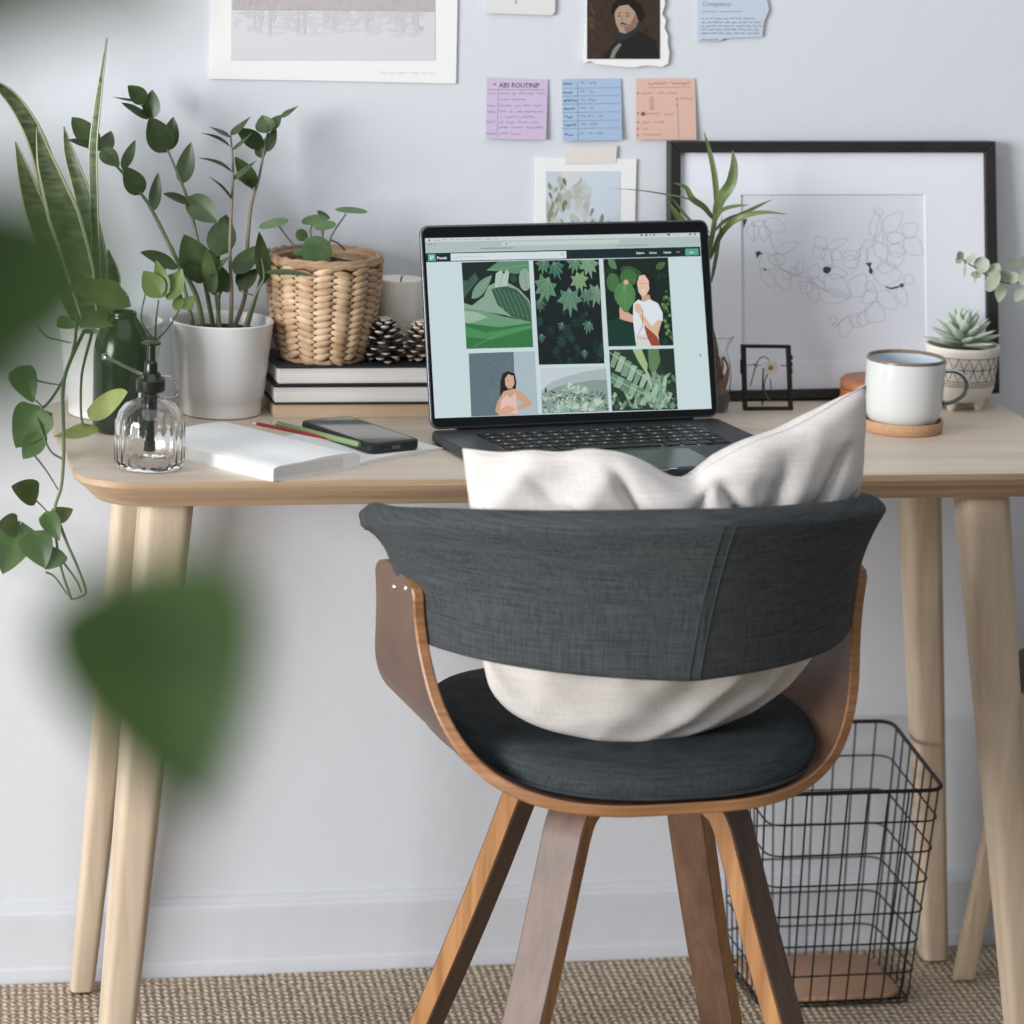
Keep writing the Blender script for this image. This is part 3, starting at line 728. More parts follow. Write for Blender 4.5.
mb = MB(); mb.prism(rrect(-.014, -.2462, .014, -.240, .0025, 3), .0118, .01366); mb.build('opening_notch', m_chrome, lap, local=True)
mb = MB(); mb.tube([(-.15, .004, .0145), (.15, .004, .0145)], .0042, 12); mb.build('hinge', m_bezel, lap, local=True)
d_l = V((0, math.sin(LT), math.cos(LT))); n_l = V((0, -math.cos(LT), math.sin(LT)))
Mlid = Matrix((V((1, 0, 0)), d_l, -V((0, 1, 0)).cross(V((1, 0, 0))))).transposed()
ML_ = Matrix((V((1, 0, 0)), d_l, n_l)).transposed().to_4x4(); ML_.translation = V((0, 0, .0145))
mb = MB(); mb.prism(rrect(-LW/2, .001, LW/2, LH, .011, 6), -.0050, .0, M=ML_, bev=.0012); lid = mb.build('lid', m_space, lap, local=True, angle=60)
mb = MB(); mb.prism(rrect(-LW/2+.0022, .003, LW/2-.0022, LH-.0022, .009, 6), -.0005, .0003, M=ML_); bz = mb.build('bezel', m_bezel, lid, local=True, angle=30)
SP = ML @ (V((0, 0, .0145))+n_l*.0004); SN = ML.to_3x3() @ n_l
pc = Pic(SP, SN); z7 = ZM(410, 210, 3.01)
pc.poly(z7([(45, 85), (872, 68), (908, 598), (75, 627)]), (196, 213, 216))
pc.poly(z7([(45, 85), (872, 68), (873, 109), (47, 129)]), (170, 186, 184))
pc.poly(z7([(45, 85), (872, 68), (872.5, 79), (45.5, 97)]), (196, 206, 206))
pc.poly(z7([(275, 96), (630, 89), (630, 101), (275, 108)]), (190, 203, 202)); pc.ell(*z7([(290, 102)])[0], .7, .9, (90, 100, 100))
for x in (56, 64, 74): pc.ell(*z7([(x, 104)])[0], .8, .8, (120, 128, 126))
pc.ell(*z7([(58, 91)])[0], .8, .9, (40, 46, 48))
for a, b2, y in [(70, 92, 91), (98, 112, 90), (120, 134, 90), (140, 152, 89.5), (160, 182, 89), (188, 218, 88), (224, 248, 88), (254, 268, 87.5)]:
    p, q = z7([(a, y), (b2, y)]); pc.scrib(p[0], q[0], p[1], .9, (120, 128, 128), .5, slope=-.02)
for x, w_ in [(697, 2), (711, 2), (724, 1.2), (735, 1.6), (778, 3), (843, 2), (858, 1.6)]: pc.ell(*z7([(x, 76-(x-697)*.02)])[0], w_*.6, .9, (56, 64, 66))
for a, b2 in [(790, 815), (745, 765)]:
    p, q = z7([(a, 75), (b2, 75)]); pc.scrib(p[0], q[0], p[1], .8, (130, 138, 138), .4)
p, q = z7([(212, 116), (312, 114)]); pc.scrib(p[0], q[0], p[1], .9, (84, 92, 92), .5, slope=-.02)
p, q = z7([(620, 107), (720, 105)]); pc.scrib(p[0], q[0], p[1], .8, (96, 104, 104), .45, slope=-.02)
pc.poly(z7([(47, 130), (873, 110), (875, 139), (48, 157)]), (16, 34, 42))
pc.poly(z7([(54, 133), (76, 132.5), (77, 153), (55, 154)]), (92, 168, 148))
pc.poly(z7([(60, 138), (68, 137.5), (71, 141), (70, 145), (66, 146), (66.5, 149), (61, 149)]), (196, 226, 218)); pc.poly(z7([(63, 140.5), (66, 140.3), (67, 142), (66, 143.5), (63.5, 144)]), (92, 168, 148))
pc.text('Pexels', *z7([(81, 148.5)])[0], 2.7, (226, 238, 238), slope=-.03, bold=.02)
pc.poly(z7([(122, 131), (470, 123.5), (471, 145.5), (123, 153)]), (206, 217, 220))
p, q = z7([(136, 142), (225, 140)]); pc.scrib(p[0], q[0], p[1], 1, (158, 168, 170), .45, slope=-.02)
pc.line(z7([(455, 131), (459, 131.5), (459, 136), (455, 136), (455, 131)]), .4, (130, 140, 142)); pc.line(z7([(459, 136), (462, 139)]), .4, (130, 140, 142))
for t_, x in (('Explore', 681), ('License', 720), ('Upload', 763)): pc.text(t_, *z7([(x, 132.5-(x-681)*.022)])[0], 2.1, (222, 234, 234), slope=-.02, bold=.015, stretch=.85)
for x in (803, 807, 811): pc.ell(*z7([(x, 126.5)])[0], .45, .45, (170, 185, 185))
pc.poly(z7([(828, 116.5), (868, 115.5), (869, 136), (829, 137)]), (82, 158, 138)); pc.text('Join', *z7([(841, 130)])[0], 2.0, (214, 236, 230), bold=.015)
pc.line(z7([(876, 150), (877, 190)]), .4, (150, 164, 166))
pc.poly(z7([(872, 432), (877, 437), (874.5, 438), (875, 442), (873, 441)]), (24, 28, 30))
class Tile:
    def __init__(s, q, bg): s.q = q; s.poly([(0, 0), (0, 1), (1, 1), (1, 0)], bg)
    def m(s, pts):
        return z7([quadp(s.q, min(1, max(0, a)), min(1, max(0, b_))) for a, b_ in pts])
    def poly(s, pts, c): pc.poly(s.m(pts), c)
    def line(s, pts, w, c): pc.line(s.m(pts), w, c)
    def leaf(s, x0, y0, x1, y1, w, c, vein=None, asp=1.0):
        dx, dy = x1-x0, y1-y0; l = math.hypot(dx, dy) or 1; nx, ny = -dy/l, dx/l; A = []; B_ = []
        for i in range(9):
            t = i/8; h = (math.sin(PI*t**.8)**.8*w/2) if 0 < t < 1 else 0
            A.append((x0+dx*t+nx*h, y0+dy*t+ny*h)); B_.append((x0+dx*t-nx*h, y0+dy*t-ny*h))
        s.poly(A+B_[::-1][1:-1], c)
        if vein: s.line([(x0, y0), (x1, y1)], .35, vein)
    def ell(s, x, y, rx, ry, c, n=16): s.poly([(x+rx*math.cos(2*PI*i/n), y+ry*math.sin(2*PI*i/n)) for i in range(n)], c)
    def ivy(s, x, y, r, rot, c, vein=(150, 180, 160)):
        k_ = [(0, 1.15), (.16, .5), (.55, .72), (.5, .25), (1, .1), (.6, -.2), (.7, -.6), (.25, -.45), (0, -.75)]
        P = k_+[(-a, b_) for a, b_ in k_[::-1][1:-1]]; ca, sa = math.cos(rot), math.sin(rot)
        s.poly([(x+r*(a*ca-b_*sa), y+r*.8*(a*sa+b_*ca)) for a, b_ in P], c)
        for a, b_ in ((0, 1), (.45, .6), (-.45, .6), (.8, .08), (-.8, .08)):
            s.line([(x+r*(.6*sa), y-r*.8*.6*ca), (x+r*(a*ca-b_*sa), y+r*.8*(a*sa+b_*ca))], .22, vein)
rn = random.Random(11)
t = Tile([(155, 158), (357, 152), (371, 413), (170, 418)], (20, 36, 32))
t.poly([(.36, .1), (.55, 0), (1, 0), (1, .12), (.8, .15), (.6, .12)], (92, 134, 106)); t.line([(.38, .1), (1, .05)], .4, (140, 170, 148))
t.poly([(0, .2), (.1, .22), (.2, .13), (.24, .2), (.08, .34), (0, .42)], (60, 92, 76)); t.leaf(.12, .42, .44, .16, .14, (112, 146, 126), (150, 176, 160)); t.leaf(0, .36, .2, .12, .07, (54, 88, 70))
t.poly([(0, .47), (.12, .5), (.3, .4), (.38, .28), (.5, .24), (.68, .25), (.84, .33), (.97, .45), (1, .55), (1, .72), (.6, .62), (.2, .56), (0, .54)], (132, 160, 142))
t.poly([(.42, .32), (.62, .28), (.8, .33), (.95, .46), (1, .56), (1, .72), (.7, .64), (.5, .5)], (52, 88, 68))
for i in range(7): t.line([(.46+i*.07, .30+i*.015), (.52+i*.075, .42+i*.02), (.6+i*.07, .58+i*.02)], .5, (104, 138, 116))
t.poly([(.47, .3), (.5, .14), (.58, .1), (.62, .15), (.67, .09), (.7, .14), (.66, .29)], (170, 190, 180)); t.line([(.6, .13), (.56, .28)], .4, (110, 140, 124)); t.ell(.93, .22, .09, .13, (136, 162, 146)); t.line([(.93, .1), (.95, .33)], .3, (90, 124, 104))
t.ell(.76, .2, .05, .05, (40, 70, 56))
t.poly([(0, .53), (.25, .56), (.6, .64), (1, .71), (1, .86), (.5, .8), (0, .74)], (104, 148, 116)); t.poly([(0, .56), (.2, .58), (.34, .64), (.12, .7), (0, .7)], (150, 176, 158))
t.poly([(0, .7), (.5, .76), (1, .72), (1, 1), (0, 1)], (48, 112, 62)); t.poly([(0, .74), (.3, .82), (1, .74), (1, .78), (.4, .9), (0, .86)], (70, 136, 84)); t.line([(.1, .98), (.5, .84), (1, .76)], .6, (96, 158, 104))
for i in range(8): t.line([(.12+i*.1, .92-i*.02), (.2+i*.12, 1.0)], .4, (62, 128, 74))
for i in range(6): t.line([(.1+i*.15, .58+i*.02), (.02+i*.15, .68)], .3, (120, 160, 130))
t = Tile([(370, 152), (568, 149), (585, 462), (388, 466)], (12, 24, 26))
for i in range(40):
    t.ivy(rn.uniform(.03, .97), rn.uniform(.35, .98), rn.uniform(.04, .1), rn.uniform(-1, 1), rn.choice([(18, 40, 38), (22, 50, 46), (14, 34, 34), (28, 60, 54)]), (26, 54, 50))
for x, y, r, ro, c in [(.15, .04, .13, .2, (66, 106, 84)), (.34, .08, .14, -.4, (52, 96, 84)), (.62, .03, .13, .3, (84, 122, 96)), (.84, .05, .16, -.2, (112, 146, 116)), (.16, .26, .2, .5, (88, 128, 98)), (.68, .2, .15, -.3, (120, 148, 104)),
                       (.52, .38, .2, 0, (84, 124, 100)), (.92, .33, .16, .3, (98, 130, 104)), (.78, .34, .12, -.2, (70, 108, 88)), (.78, .64, .1, .4, (54, 92, 80)), (.06, .42, .1, 0, (40, 76, 66)), (.37, .63, .07, .5, (28, 60, 54)), (.06, .74, .07, 0, (24, 58, 54)), (.7, .9, .07, 0, (34, 68, 60))]:
    t.ivy(x, y, r, ro, c)
t = Tile([(580, 148), (775, 143), (792, 408), (596, 411)], (14, 32, 24))
for i in range(60): t.leaf(*(lambda x, y: (x, y, x+rn.uniform(-.1, .1), y+rn.uniform(.03, .12)))(rn.random(), rn.random()*.95), rn.uniform(.04, .09), rn.choice([(20, 44, 30), (26, 54, 36), (18, 38, 28), (12, 30, 24)]))
for i in range(26): t.ell(rn.uniform(.84, 1), rn.uniform(.38, 1), .022, .02, rn.choice([(78, 112, 62), (56, 88, 48), (110, 140, 84)]))
t.poly([(0, .72), (.36, .62), (.42, 1), (0, 1)], (12, 52, 42))
t.leaf(.08, .0, .2, .12, .1, (84, 122, 92)); t.ell(.13, .27, .1, .11, (66, 108, 60)); t.line([(.13, .18), (.12, .36)], .3, (98, 140, 90)); t.leaf(.25, .12, .62, .2, .13, (44, 80, 50)); t.ell(.37, .22, .13, .1, (60, 104, 58)); t.line([(.28, .2), (.48, .26)], .3, (92, 136, 84)); t.leaf(.8, .12, .96, .06, .08, (66, 100, 60))
t.poly([(.2, .62), (.3, .6), (.42, .66), (.44, .74), (.24, .7), (.2, .68)], (205, 165, 140)); t.poly([(.2, .69), (.2, .6), (.22, .5), (.28, .5), (.28, .62), (.27, .69)], (205, 165, 140))  # raised arm
t.ell(.3, .41, .165, .145, (76, 128, 74)); t.poly([(.14, .46), (.46, .46), (.34, .6), (.3, .62), (.26, .6)], (76, 128, 74))
for a in (-.13, -.06, .06, .13): t.line([(.3, .3), (.3+a, .52)], .35, (110, 156, 98))
t.line([(.3, .28), (.3, .58)], .4, (120, 164, 108)); t.ell(.33, .27, .04, .03, (205, 165, 140))
t.poly([(.52, .22), (.58, .16), (.7, .17), (.77, .28), (.78, .4), (.72, .46), (.66, .42), (.62, .3)], (22, 20, 20))     # hair
t.poly([(.56, .42), (.68, .42), (.7, .5), (.62, .54), (.55, .5)], (196, 156, 132))                                       # neck
t.poly([(.5, .28), (.54, .2), (.62, .19), (.68, .26), (.68, .36), (.63, .42), (.56, .44), (.51, .38)], (222, 186, 164))   # face
t.line([(.53, .29), (.57, .285)], .35, (60, 44, 40)); t.line([(.6, .285), (.65, .29)], .35, (60, 44, 40)); t.poly([(.55, .365), (.62, .36), (.585, .39)], (240, 230, 226)); t.line([(.55, .365), (.585, .392), (.62, .36)], .3, (176, 84, 80)); t.line([(.58, .3), (.57, .34)], .25, (180, 140, 120))
t.poly([(.42, .52), (.5, .47), (.58, .5), (.68, .47), (.8, .52), (.86, .62), (.86, .72), (.76, .72), (.78, .96), (.42, .96), (.4, .7)], (214, 222, 226))   # shirt
t.poly([(.44, .88), (.72, .86), (.74, 1), (.42, 1)], (206, 206, 200))
t.poly([(.52, .62), (.6, .68), (.68, .78), (.8, .7), (.84, .72), (.76, .9), (.66, .86), (.54, .72), (.5, .66)], (214, 176, 152)); t.poly([(.44, .52), (.52, .52), (.56, .6), (.5, .64), (.44, .6)], (214, 176, 152))
t.poly([(.56, .76), (.62, .8), (.76, .9), (.8, 1), (.66, 1), (.6, .9)], (146, 66, 50)); t.line([(.56, .58), (.54, .78), (.44, .9), (.6, .92)], .6, (160, 80, 62))
t = Tile([(175, 432), (374, 425), (384, 615), (183, 622)], (92, 112, 120))
t.poly([(.68, 0), (1, 0), (1, 1), (.66, 1)], (166, 182, 190))
for i in range(20): t.ell(rn.uniform(.3, .64), rn.uniform(.05, .9), rn.uniform(.02, .06), rn.uniform(.02, .06), rn.choice([(88, 108, 116), (97, 117, 124)]))
t.poly([(.46, .45), (.5, .34), (.58, .3), (.68, .34), (.7, .48), (.68, .6), (.6, .64), (.5, .72), (.44, .74)], (26, 22, 22))
t.poly([(.4, .78), (.5, .62), (.64, .58), (.78, .64), (.9, .78), (.92, .86), (.7, .92), (.66, .88), (.8, .82), (.7, .74), (.68, 1), (.42, 1), (.36, .92)], (196, 156, 130))
t.poly([(.46, .76), (.54, .68), (.6, .72), (.68, .66), (.7, .98), (.42, .98), (.44, .86)], (222, 186, 178)); t.line([(.5, .66), (.48, .78)], .3, (232, 200, 190)); t.line([(.66, .6), (.66, .72)], .3, (232, 200, 190))
t.poly([(.4, .92), (.56, .84), (.68, .9), (.6, .96), (.44, 1)], (204, 164, 138))
t.poly([(.53, .42), (.58, .35), (.66, .38), (.67, .5), (.63, .57), (.57, .58), (.53, .52)], (206, 166, 142)); t.line([(.55, .46), (.59, .45)], .3, (70, 50, 44)); t.line([(.62, .46), (.65, .46)], .3, (70, 50, 44)); t.line([(.575, .535), (.62, .53)], .4, (150, 80, 76))
t = Tile([(390, 476), (588, 470), (597, 606), (396, 613)], (190, 200, 206))
t.poly([(0, .5), (.15, .32), (.4, .2), (.7, .1), (1, .05), (1, 1), (0, 1)], (164, 178, 180)); t.poly([(0, .56), (.3, .4), (.5, .36), (.8, .3), (1, .3), (1, 1), (0, 1)], (132, 150, 144))
for i in range(110):
    x = rn.random(); y = rn.uniform(.45+.2*abs(.4-x), 1); a = rn.uniform(0, 2*PI); r = rn.uniform(.04, .1)
    t.leaf(x, y, x+r*math.cos(a), y+r*math.sin(a)*1.3, .035, rn.choice([(70, 96, 76), (96, 122, 100), (52, 76, 60), (150, 172, 152), (176, 194, 180)]))
for cx, cy in ((.46, .9), (.68, .95), (.28, .96), (.84, .88), (.42, .5), (.6, .56)):
    for k_ in range(9):
        a = PI+PI*k_/8; t.leaf(cx, cy, cx+.12*math.cos(a), cy+.19*math.sin(a), .05, rn.choice([(158, 182, 164), (184, 202, 190), (136, 164, 144)]))
t = Tile([(597, 421), (792, 417), (804, 600), (606, 606)], (34, 54, 42))
t.poly([(.36, 0), (.5, 0), (.58, .25), (.56, .42), (.44, .2)], (156, 180, 130)); t.poly([(.6, 0), (.76, 0), (.78, .2), (.66, .46), (.6, .3)], (92, 124, 84)); t.poly([(.78, 0), (1, 0), (1, .6), (.9, .58), (.8, .3)], (22, 44, 32))
for i in range(10):
    x = .08+i*.085; y = .1+i*.075; t.poly([(x, y-.08), (x+.09, y-.04), (x-.02+.02*math.sin(i), y+.2), (x-.09, y+.17)], (150, 176, 154) if i % 2 else (118, 150, 126))
for i in range(8):
    x = .02+i*.1; y = .42+i*.06; t.poly([(x, y-.05), (x+.1, y), (x+.02, y+.16), (x-.08, y+.12)], (132, 164, 138) if i % 2 else (96, 132, 106))
t.line([(0, .04), (.4, .36), (.95, .84)], .5, (196, 214, 190)); t.line([(0, .44), (.4, .68), (.8, .9)], .5, (180, 202, 178))
for i in range(60):
    x = rn.random(); y = rn.uniform(.76, 1); t.leaf(x, y, x+rn.uniform(-.08, .08), y-rn.uniform(.04, .14), .05, rn.choice([(110, 140, 116), (150, 174, 154), (60, 86, 68)]))
for i in range(14): t.leaf(rn.uniform(.55, .95), rn.uniform(.3, .6), rn.uniform(.6, 1), rn.uniform(.5, .8), .06, rn.choice([(122, 152, 126), (84, 116, 92), (160, 184, 160)]))
pc.build('screen', m_screen, lid)

# ================================================================== POTTED ZZ PLANT
def pot(name, label, cat, c, r1, r0, h, group=None):
    root = thing(name, label, cat, c, 0, group)
    x, y, z = c; t_ = .004
    mb = MB(); mb.lathe([(0, 0), (r0-.003, 0), (r0, .002), (r0+.0008, .02), (r0+.003, .022), (r0+(r1-r0)*.45, h*.45), (r1-.001, h-.004), (r1, h-.0015), (r1-.0015, h), (r1-t_+.001, h-.0005), (r1-t_, h-.003), (r0+(r1-r0)*.8-t_, h*.72), (0, h*.7)], c, 56)
    mb.build('pot', m_white_pot, root, angle=50)
    mb = MB(); rs = r0+(r1-r0)*.86-t_; rows = []
    for i in range(7):
        rr = rs*i/6; rows.append([V((x+max(rr, .0003)*math.cos(a), y+max(rr, .0003)*math.sin(a), z+h*.86+.003*noise.noise(V((rr*90*math.cos(a), rr*90*math.sin(a), 3))))) for a in [2*PI*j/32 for j in range(32)]])
    mb.grid(rows, closed_u=True); mb.build('soil', m_soil, root)
    return root
PC = V((-.3895, -.094, DZ))
zz = pot('potted_zz_plant', 'dark green leafy plant with tall stems in a white tapered pot, beside the books', 'potted plant', PC, .0612, .048, .112)
z1 = ZM(0, 0, 3.413)
def stem_leaves(path, Ys, rad, leaves, m_s, m_l, root, base=None):
    P = [ony(*q, Y) for q, Y in zip(z1(path), Ys)]
    if base is not None: P = [base]+P
    pp = smoothpath(P, 6); n = len(pp)
    mb = MB(); mb.tube(pp, [rad*(1.15-.75*i/n) for i in range(n)], 8)
    st = mb.build('stem', m_s, root)
    mb = MB(); ml = MB(); use = False
    for lf_ in leaves:
        (bx, by, tx, ty, w, sh, Yb, Yt) = lf_[:8]; n_ = lf_[8] if len(lf_) > 8 else None; dr = lf_[9] if len(lf_) > 9 else -.04
        (bx, by), (tx, ty) = z1([(bx, by), (tx, ty)])
        B_ = ony(bx, by, Yb); near = min(pp, key=lambda q: (q-B_).length)
        if (near-B_).length < .03: mb.tube([near, near.lerp(B_, .6)+V((0, 0, -.0005)), B_], [.0011, .0009, .0007], 6)
        leaf(mb, B_, ony(tx, ty, Yt), w*((1.75 if sh == 'lance' else 1.5) if n_ is U else 1.22)/3.413/865, sh, n_, dr, .22)
    if leaves: mb.build('leaves', m_l, st, angle=70)
    return st
sb = lambda x, y: V((PC.x+x, PC.y+y, DZ+.093))
U = (-.2, -.6, .8); SD = (-.9, -.45, .1)
stem_leaves([(670, 1010), (600, 880), (520, 720), (480, 660), (400, 570), (350, 520)], [-.11, -.11, -.10, -.09, -.075, -.07], .0028,
  [(345, 515, 245, 400, 62, 'oval', -.07, -.06), (330, 500, 232, 478, 34, 'ovate', -.07, -.09, U), (352, 520, 380, 447, 46, 'ovate', -.07, -.06), (345, 508, 408, 568, 50, 'ovate', -.07, -.09), (418, 580, 462, 477, 32, 'ovate', -.08, -.07),
   (484, 664, 424, 568, 62, 'ovate', -.09, -.10), (522, 722, 540, 588, 36, 'ovate', -.10, -.09), (606, 908, 478, 862, 58, 'ovate', -.115, -.14, U)], m_stem, m_green, zz, sb(-.022, -.01))
stem_leaves([(700, 965), (672, 815), (645, 700), (622, 630), (572, 512), (520, 400)], [-.10, -.09, -.08, -.075, -.06, -.05], .0026,
  [(572, 520, 510, 398, 78, 'ovate', -.06, -.075), (574, 515, 592, 398, 50, 'ovate', -.06, -.05), (515, 405, 520, 306, 52, 'ovate', -.05, -.05), (508, 402, 414, 352, 40, 'ovate', -.05, -.07, U), (498, 350, 436, 292, 50, 'ovate', -.05, -.055),
   (470, 345, 382, 330, 8, 'lance', -.05, -.06), (620, 628, 652, 485, 52, 'ovate', -.075, -.065), (650, 690, 556, 662, 40, 'ovate', -.08, -.10, U), (640, 672, 745, 760, 74, 'ovate', -.08, -.10), (745, 875, 772, 732, 84, 'ovate', -.10, -.075),
   (700, 960, 628, 800, 98, 'ovate', -.11, -.13), (708, 930, 735, 838, 54, 'ovate', -.10, -.09)], m_stem, m_green, zz, sb(-.008, .004))
stem_leaves([(790, 1005), (785, 850), (792, 660), (795, 560), (788, 470)], [-.125, -.12, -.11, -.105, -.10], .0024,
  [(788, 466, 712, 430, 22, 'lance', -.10, -.12, U), (787, 462, 856, 396, 18, 'lance', -.10, -.09, U), (786, 500, 684, 453, 15, 'lance', -.10, -.12, U, .06), (793, 512, 862, 450, 14, 'lance', -.10, -.12, U), (794, 588, 672, 538, 17, 'lance', -.105, -.13, U, .07),
   (796, 612, 878, 544, 22, 'lance', -.105, -.13, U), (792, 682, 712, 602, 13, 'lance', -.11, -.13, U, .05), (800, 600, 868, 645, 20, 'lance', -.105, -.08, U)], m_stem_b, m_green, zz, sb(.008, -.014))
stem_leaves([(838, 1000), (845, 830), (858, 700), (880, 622), (898, 535), (905, 498)], [-.09, -.085, -.075, -.07, -.06, -.06], .0025,
  [(900, 500, 806, 440, 52, 'ovate', -.06, -.08), (912, 455, 896, 392, 58, 'ovate', -.06, -.05), (915, 445, 960, 392, 34, 'ovate', -.06, -.05), (958, 400, 1020, 360, 17, 'lance', -.05, -.06, U), (905, 520, 942, 436, 36, 'ovate', -.06, -.05), (895, 540, 880, 480, 34, 'ovate', -.06, -.055),
   (874, 640, 802, 535, 48, 'ovate', -.07, -.085), (866, 650, 815, 590, 20, 'lance', -.07, -.09, U)], m_stem_b, m_green, zz, sb(.014, .012))
stem_leaves([(870, 1010), (900, 950), (892, 880)], [-.13, -.13, -.125], .0022,
  [(905, 965, 884, 790, 58, 'ovate', -.13, -.12, (.5, -.8, .1)), (800, 935, 880, 838, 58, 'ovate', -.125, -.10), (905, 930, 1085, 945, 17, 'lance', -.13, -.15, U, .05), (815, 990, 880, 915, 44, 'ovate', -.12, -.11)], m_stem, m_green, zz, sb(.02, -.022))
stem_leaves([(735, 1000), (720, 940)], [-.13, -.13], .0022,
  [(725, 1005, 705, 850, 60, 'ovate', -.135, -.14, (-.7, -.6, .1)), (700, 940, 792, 870, 28, 'lance', -.13, -.15, U), (755, 1000, 735, 880, 50, 'ovate', -.12, -.12), (560, 930, 530, 880, 30, 'ovate', -.1, -.1), (700, 960, 640, 905, 44, 'ovate', -.12, -.13), (748, 990, 700, 900, 46, 'ovate', -.115, -.12), (838, 990, 818, 905, 44, 'ovate', -.11, -.11), (776, 1000, 764, 915, 38, 'ovate', -.10, -.10), (668, 900, 700, 840, 40, 'ovate', -.09, -.085)], m_stem, m_green, zz, sb(-.004, -.026))
for a, b2 in ((.03, .01), (-.03, .012), (.0, .03)):
    mb = MB(); q = sb(a, b2); mb.tube([q, q+V((a*.5, 0, .06)), q+V((a*.9, .01, .1))], [.0026, .002, .0012], 8); st = mb.build('stem', m_stem, zz)

# ================================================================== SNAKE PLANT + POTHOS in the white pot at left
WC = V((-.520, -.096, DZ))
sn = pot('potted_snake_plant', 'snake plant with upright pale-edged leaves in the white pot behind the dark bottle', 'potted plant', WC, .0612, .048, .112)
def strap(pts, Ys, ws, n=(-.3, -1, .1), m_=None, seg=6):
    P = smoothpath([ony(x, y, Y) for (x, y), Y in zip(pts, Ys)], seg); k_ = len(P)
    W = []
    for i in range(k_):
        f_ = i/(k_-1)*(len(ws)-1); a = int(min(f_, len(ws)-2)); W.append((ws[a]+(ws[a+1]-ws[a])*(f_-a))/865)
    mb = MB(); blade(mb, P, W, n, .22, 0, 1); mb.build('leaf', [m_snake, m_snake_e], sn, angle=70, solid=.0014)
strap([(88, 330), (70, 262), (52, 200), (42, 155), (28, 122), (8, 94), (-20, 74)], [-.10, -.11, -.12, -.13, -.14, -.15, -.16], [12, 20, 22, 21, 18, 13, 2])
strap([(82, 330), (56, 262), (36, 210), (24, 172), (15.5, 142)], [-.11, -.13, -.14, -.15, -.15], [14, 28, 24, 14, 1.5])
strap([(92, 332), (80, 270), (64, 215), (47, 165), (37, 126)], [-.12, -.14, -.15, -.15, -.15], [14, 30, 34, 20, 1.5])
strap([(100, 330), (97, 260), (84, 200), (70, 155), (64, 127)], [-.09, -.08, -.07, -.06, -.06], [12, 22, 19, 12, 1.5])
strap([(98, 332), (97, 260), (95, 200), (94, 150), (99, 100), (107, 38)], [-.11, -.13, -.15, -.15, -.15, -.15], [12, 13, 12, 12, 9, 1], n=(-.8, -.6, .1))
strap([(104, 330), (112, 280), (108, 250)], [-.08, -.07, -.06], [12, 18, 2])

po = thing('trailing_pothos', 'trailing pothos with heart-shaped leaves spilling over the left edge of the desk', 'plant', V((-.545, -.125, DZ+.098)))
z2 = ZM(0, 280, 3.013)
def vine(pts, Ys, r=.0019, base=None):
    P = [ony(x, y, Y) for (x, y), Y in zip(z2(pts), Ys)]
    if base is not None: P = [V(base)]+P
    mb = MB(); pp = smoothpath(P, 6); mb.tube(pp, [r*(1.1-.5*i/len(pp)) for i in range(len(pp))], 8); return mb.build('vine', m_stem, po)
pb = V((-.555, -.125, DZ+.100))
vine([(232, 110), (225, 190), (195, 290), (150, 365), (115, 400), (120, 440), (150, 512), (188, 540)], [-.17, -.20, -.25, -.31, -.35, -.37, -.38, -.38], base=pb)
v2 = vine([(250, 160), (205, 260), (190, 330), (191, 420), (192, 520), (185, 620), (165, 690), (168, 770), (185, 870), (215, 962)], [-.17, -.24, -.30, -.36, -.39, -.41, -.41, -.41, -.41, -.41], .0022, base=pb)
vine([(275, 160), (258, 230), (245, 300), (246, 420), (268, 440)], [-.17, -.21, -.25, -.30, -.31], base=pb)
vine([(180, 735), (205, 800), (232, 860), (258, 936), (240, 955), (215, 962)], [-.41]*6, .0016)
vine([(162, 820), (190, 850), (230, 905), (245, 940)], [-.41]*4, .0014)
vine([(138, 880), (165, 895), (205, 950)], [-.41]*3, .0012)
for pts in ([(110, 135), (140, 170), (180, 182), (215, 190)], [(105, 302), (150, 312), (200, 318)], [(85, 352), (110, 365), (130, 385)], [(105, 530), (140, 575), (175, 632)], [(90, 648), (125, 680), (155, 712)], [(130, 445), (140, 480), (130, 510)]):
    vine(pts, [-.36+.0*i for i in range(len(pts))], .0011)
def plf(nm, B_, T, w, Yb, Yt, mt_, sh='heart', n=None, dr=-.06, fold=.18):
    (bx, by), (tx, ty) = z2([B_, T]); w *= 1.12; mb = MB(); leaf(mb, ony(bx, by, Yb), ony(tx, ty, Yt), w/3.013/840, sh, n, dr, fold, seg=12); return mb.build(nm, mt_, po, angle=70)
plf('leaf', (372, 45), (200, 22), 100, -.17, -.24, m_pothos_m, n=(-.2, -.8, .6))
plf('leaf', (362, 92), (240, 140), 74, -.17, -.26, m_pothos_m, n=(-.2, -.8, .6))
plf('leaf', (262, 392), (384, 340), 86, -.28, -.36, m_pothos_y, sh='ovate', n=(-.2, -.8, .6), fold=.05)
plf('leaf', (276, 440), (160, 472), 58, -.30, -.38, m_pothos_y, n=(-.2, -.7, .8), fold=.12)
plf('leaf', (118, 392), (48, 506), 108, -.36, -.37, m_pothos, n=(-.4, -.9, .2))
plf('leaf', (140, 398), (128, 440), 36, -.36, -.37, m_pothos)
plf('leaf', (125, 462), (70, 540), 56, -.37, -.38, m_pothos, sh='ovate')
plf('leaf', (110, 645), (34, 622), 66, -.37, -.39, m_pothos)
plf('leaf', (60, 740), (8, 886), 100, -.40, -.42, m_pothos, n=(-.1, -.9, .3))
plf('leaf', (50, 740), (-6, 735), 60, -.40, -.42, m_pothos, n=(-.1, -.9, .3))
plf('leaf', (100, 765), (136, 868), 84, -.41, -.42, m_pothos)
plf('leaf', (140, 705), (180, 786), 50, -.41, -.42, m_pothos)
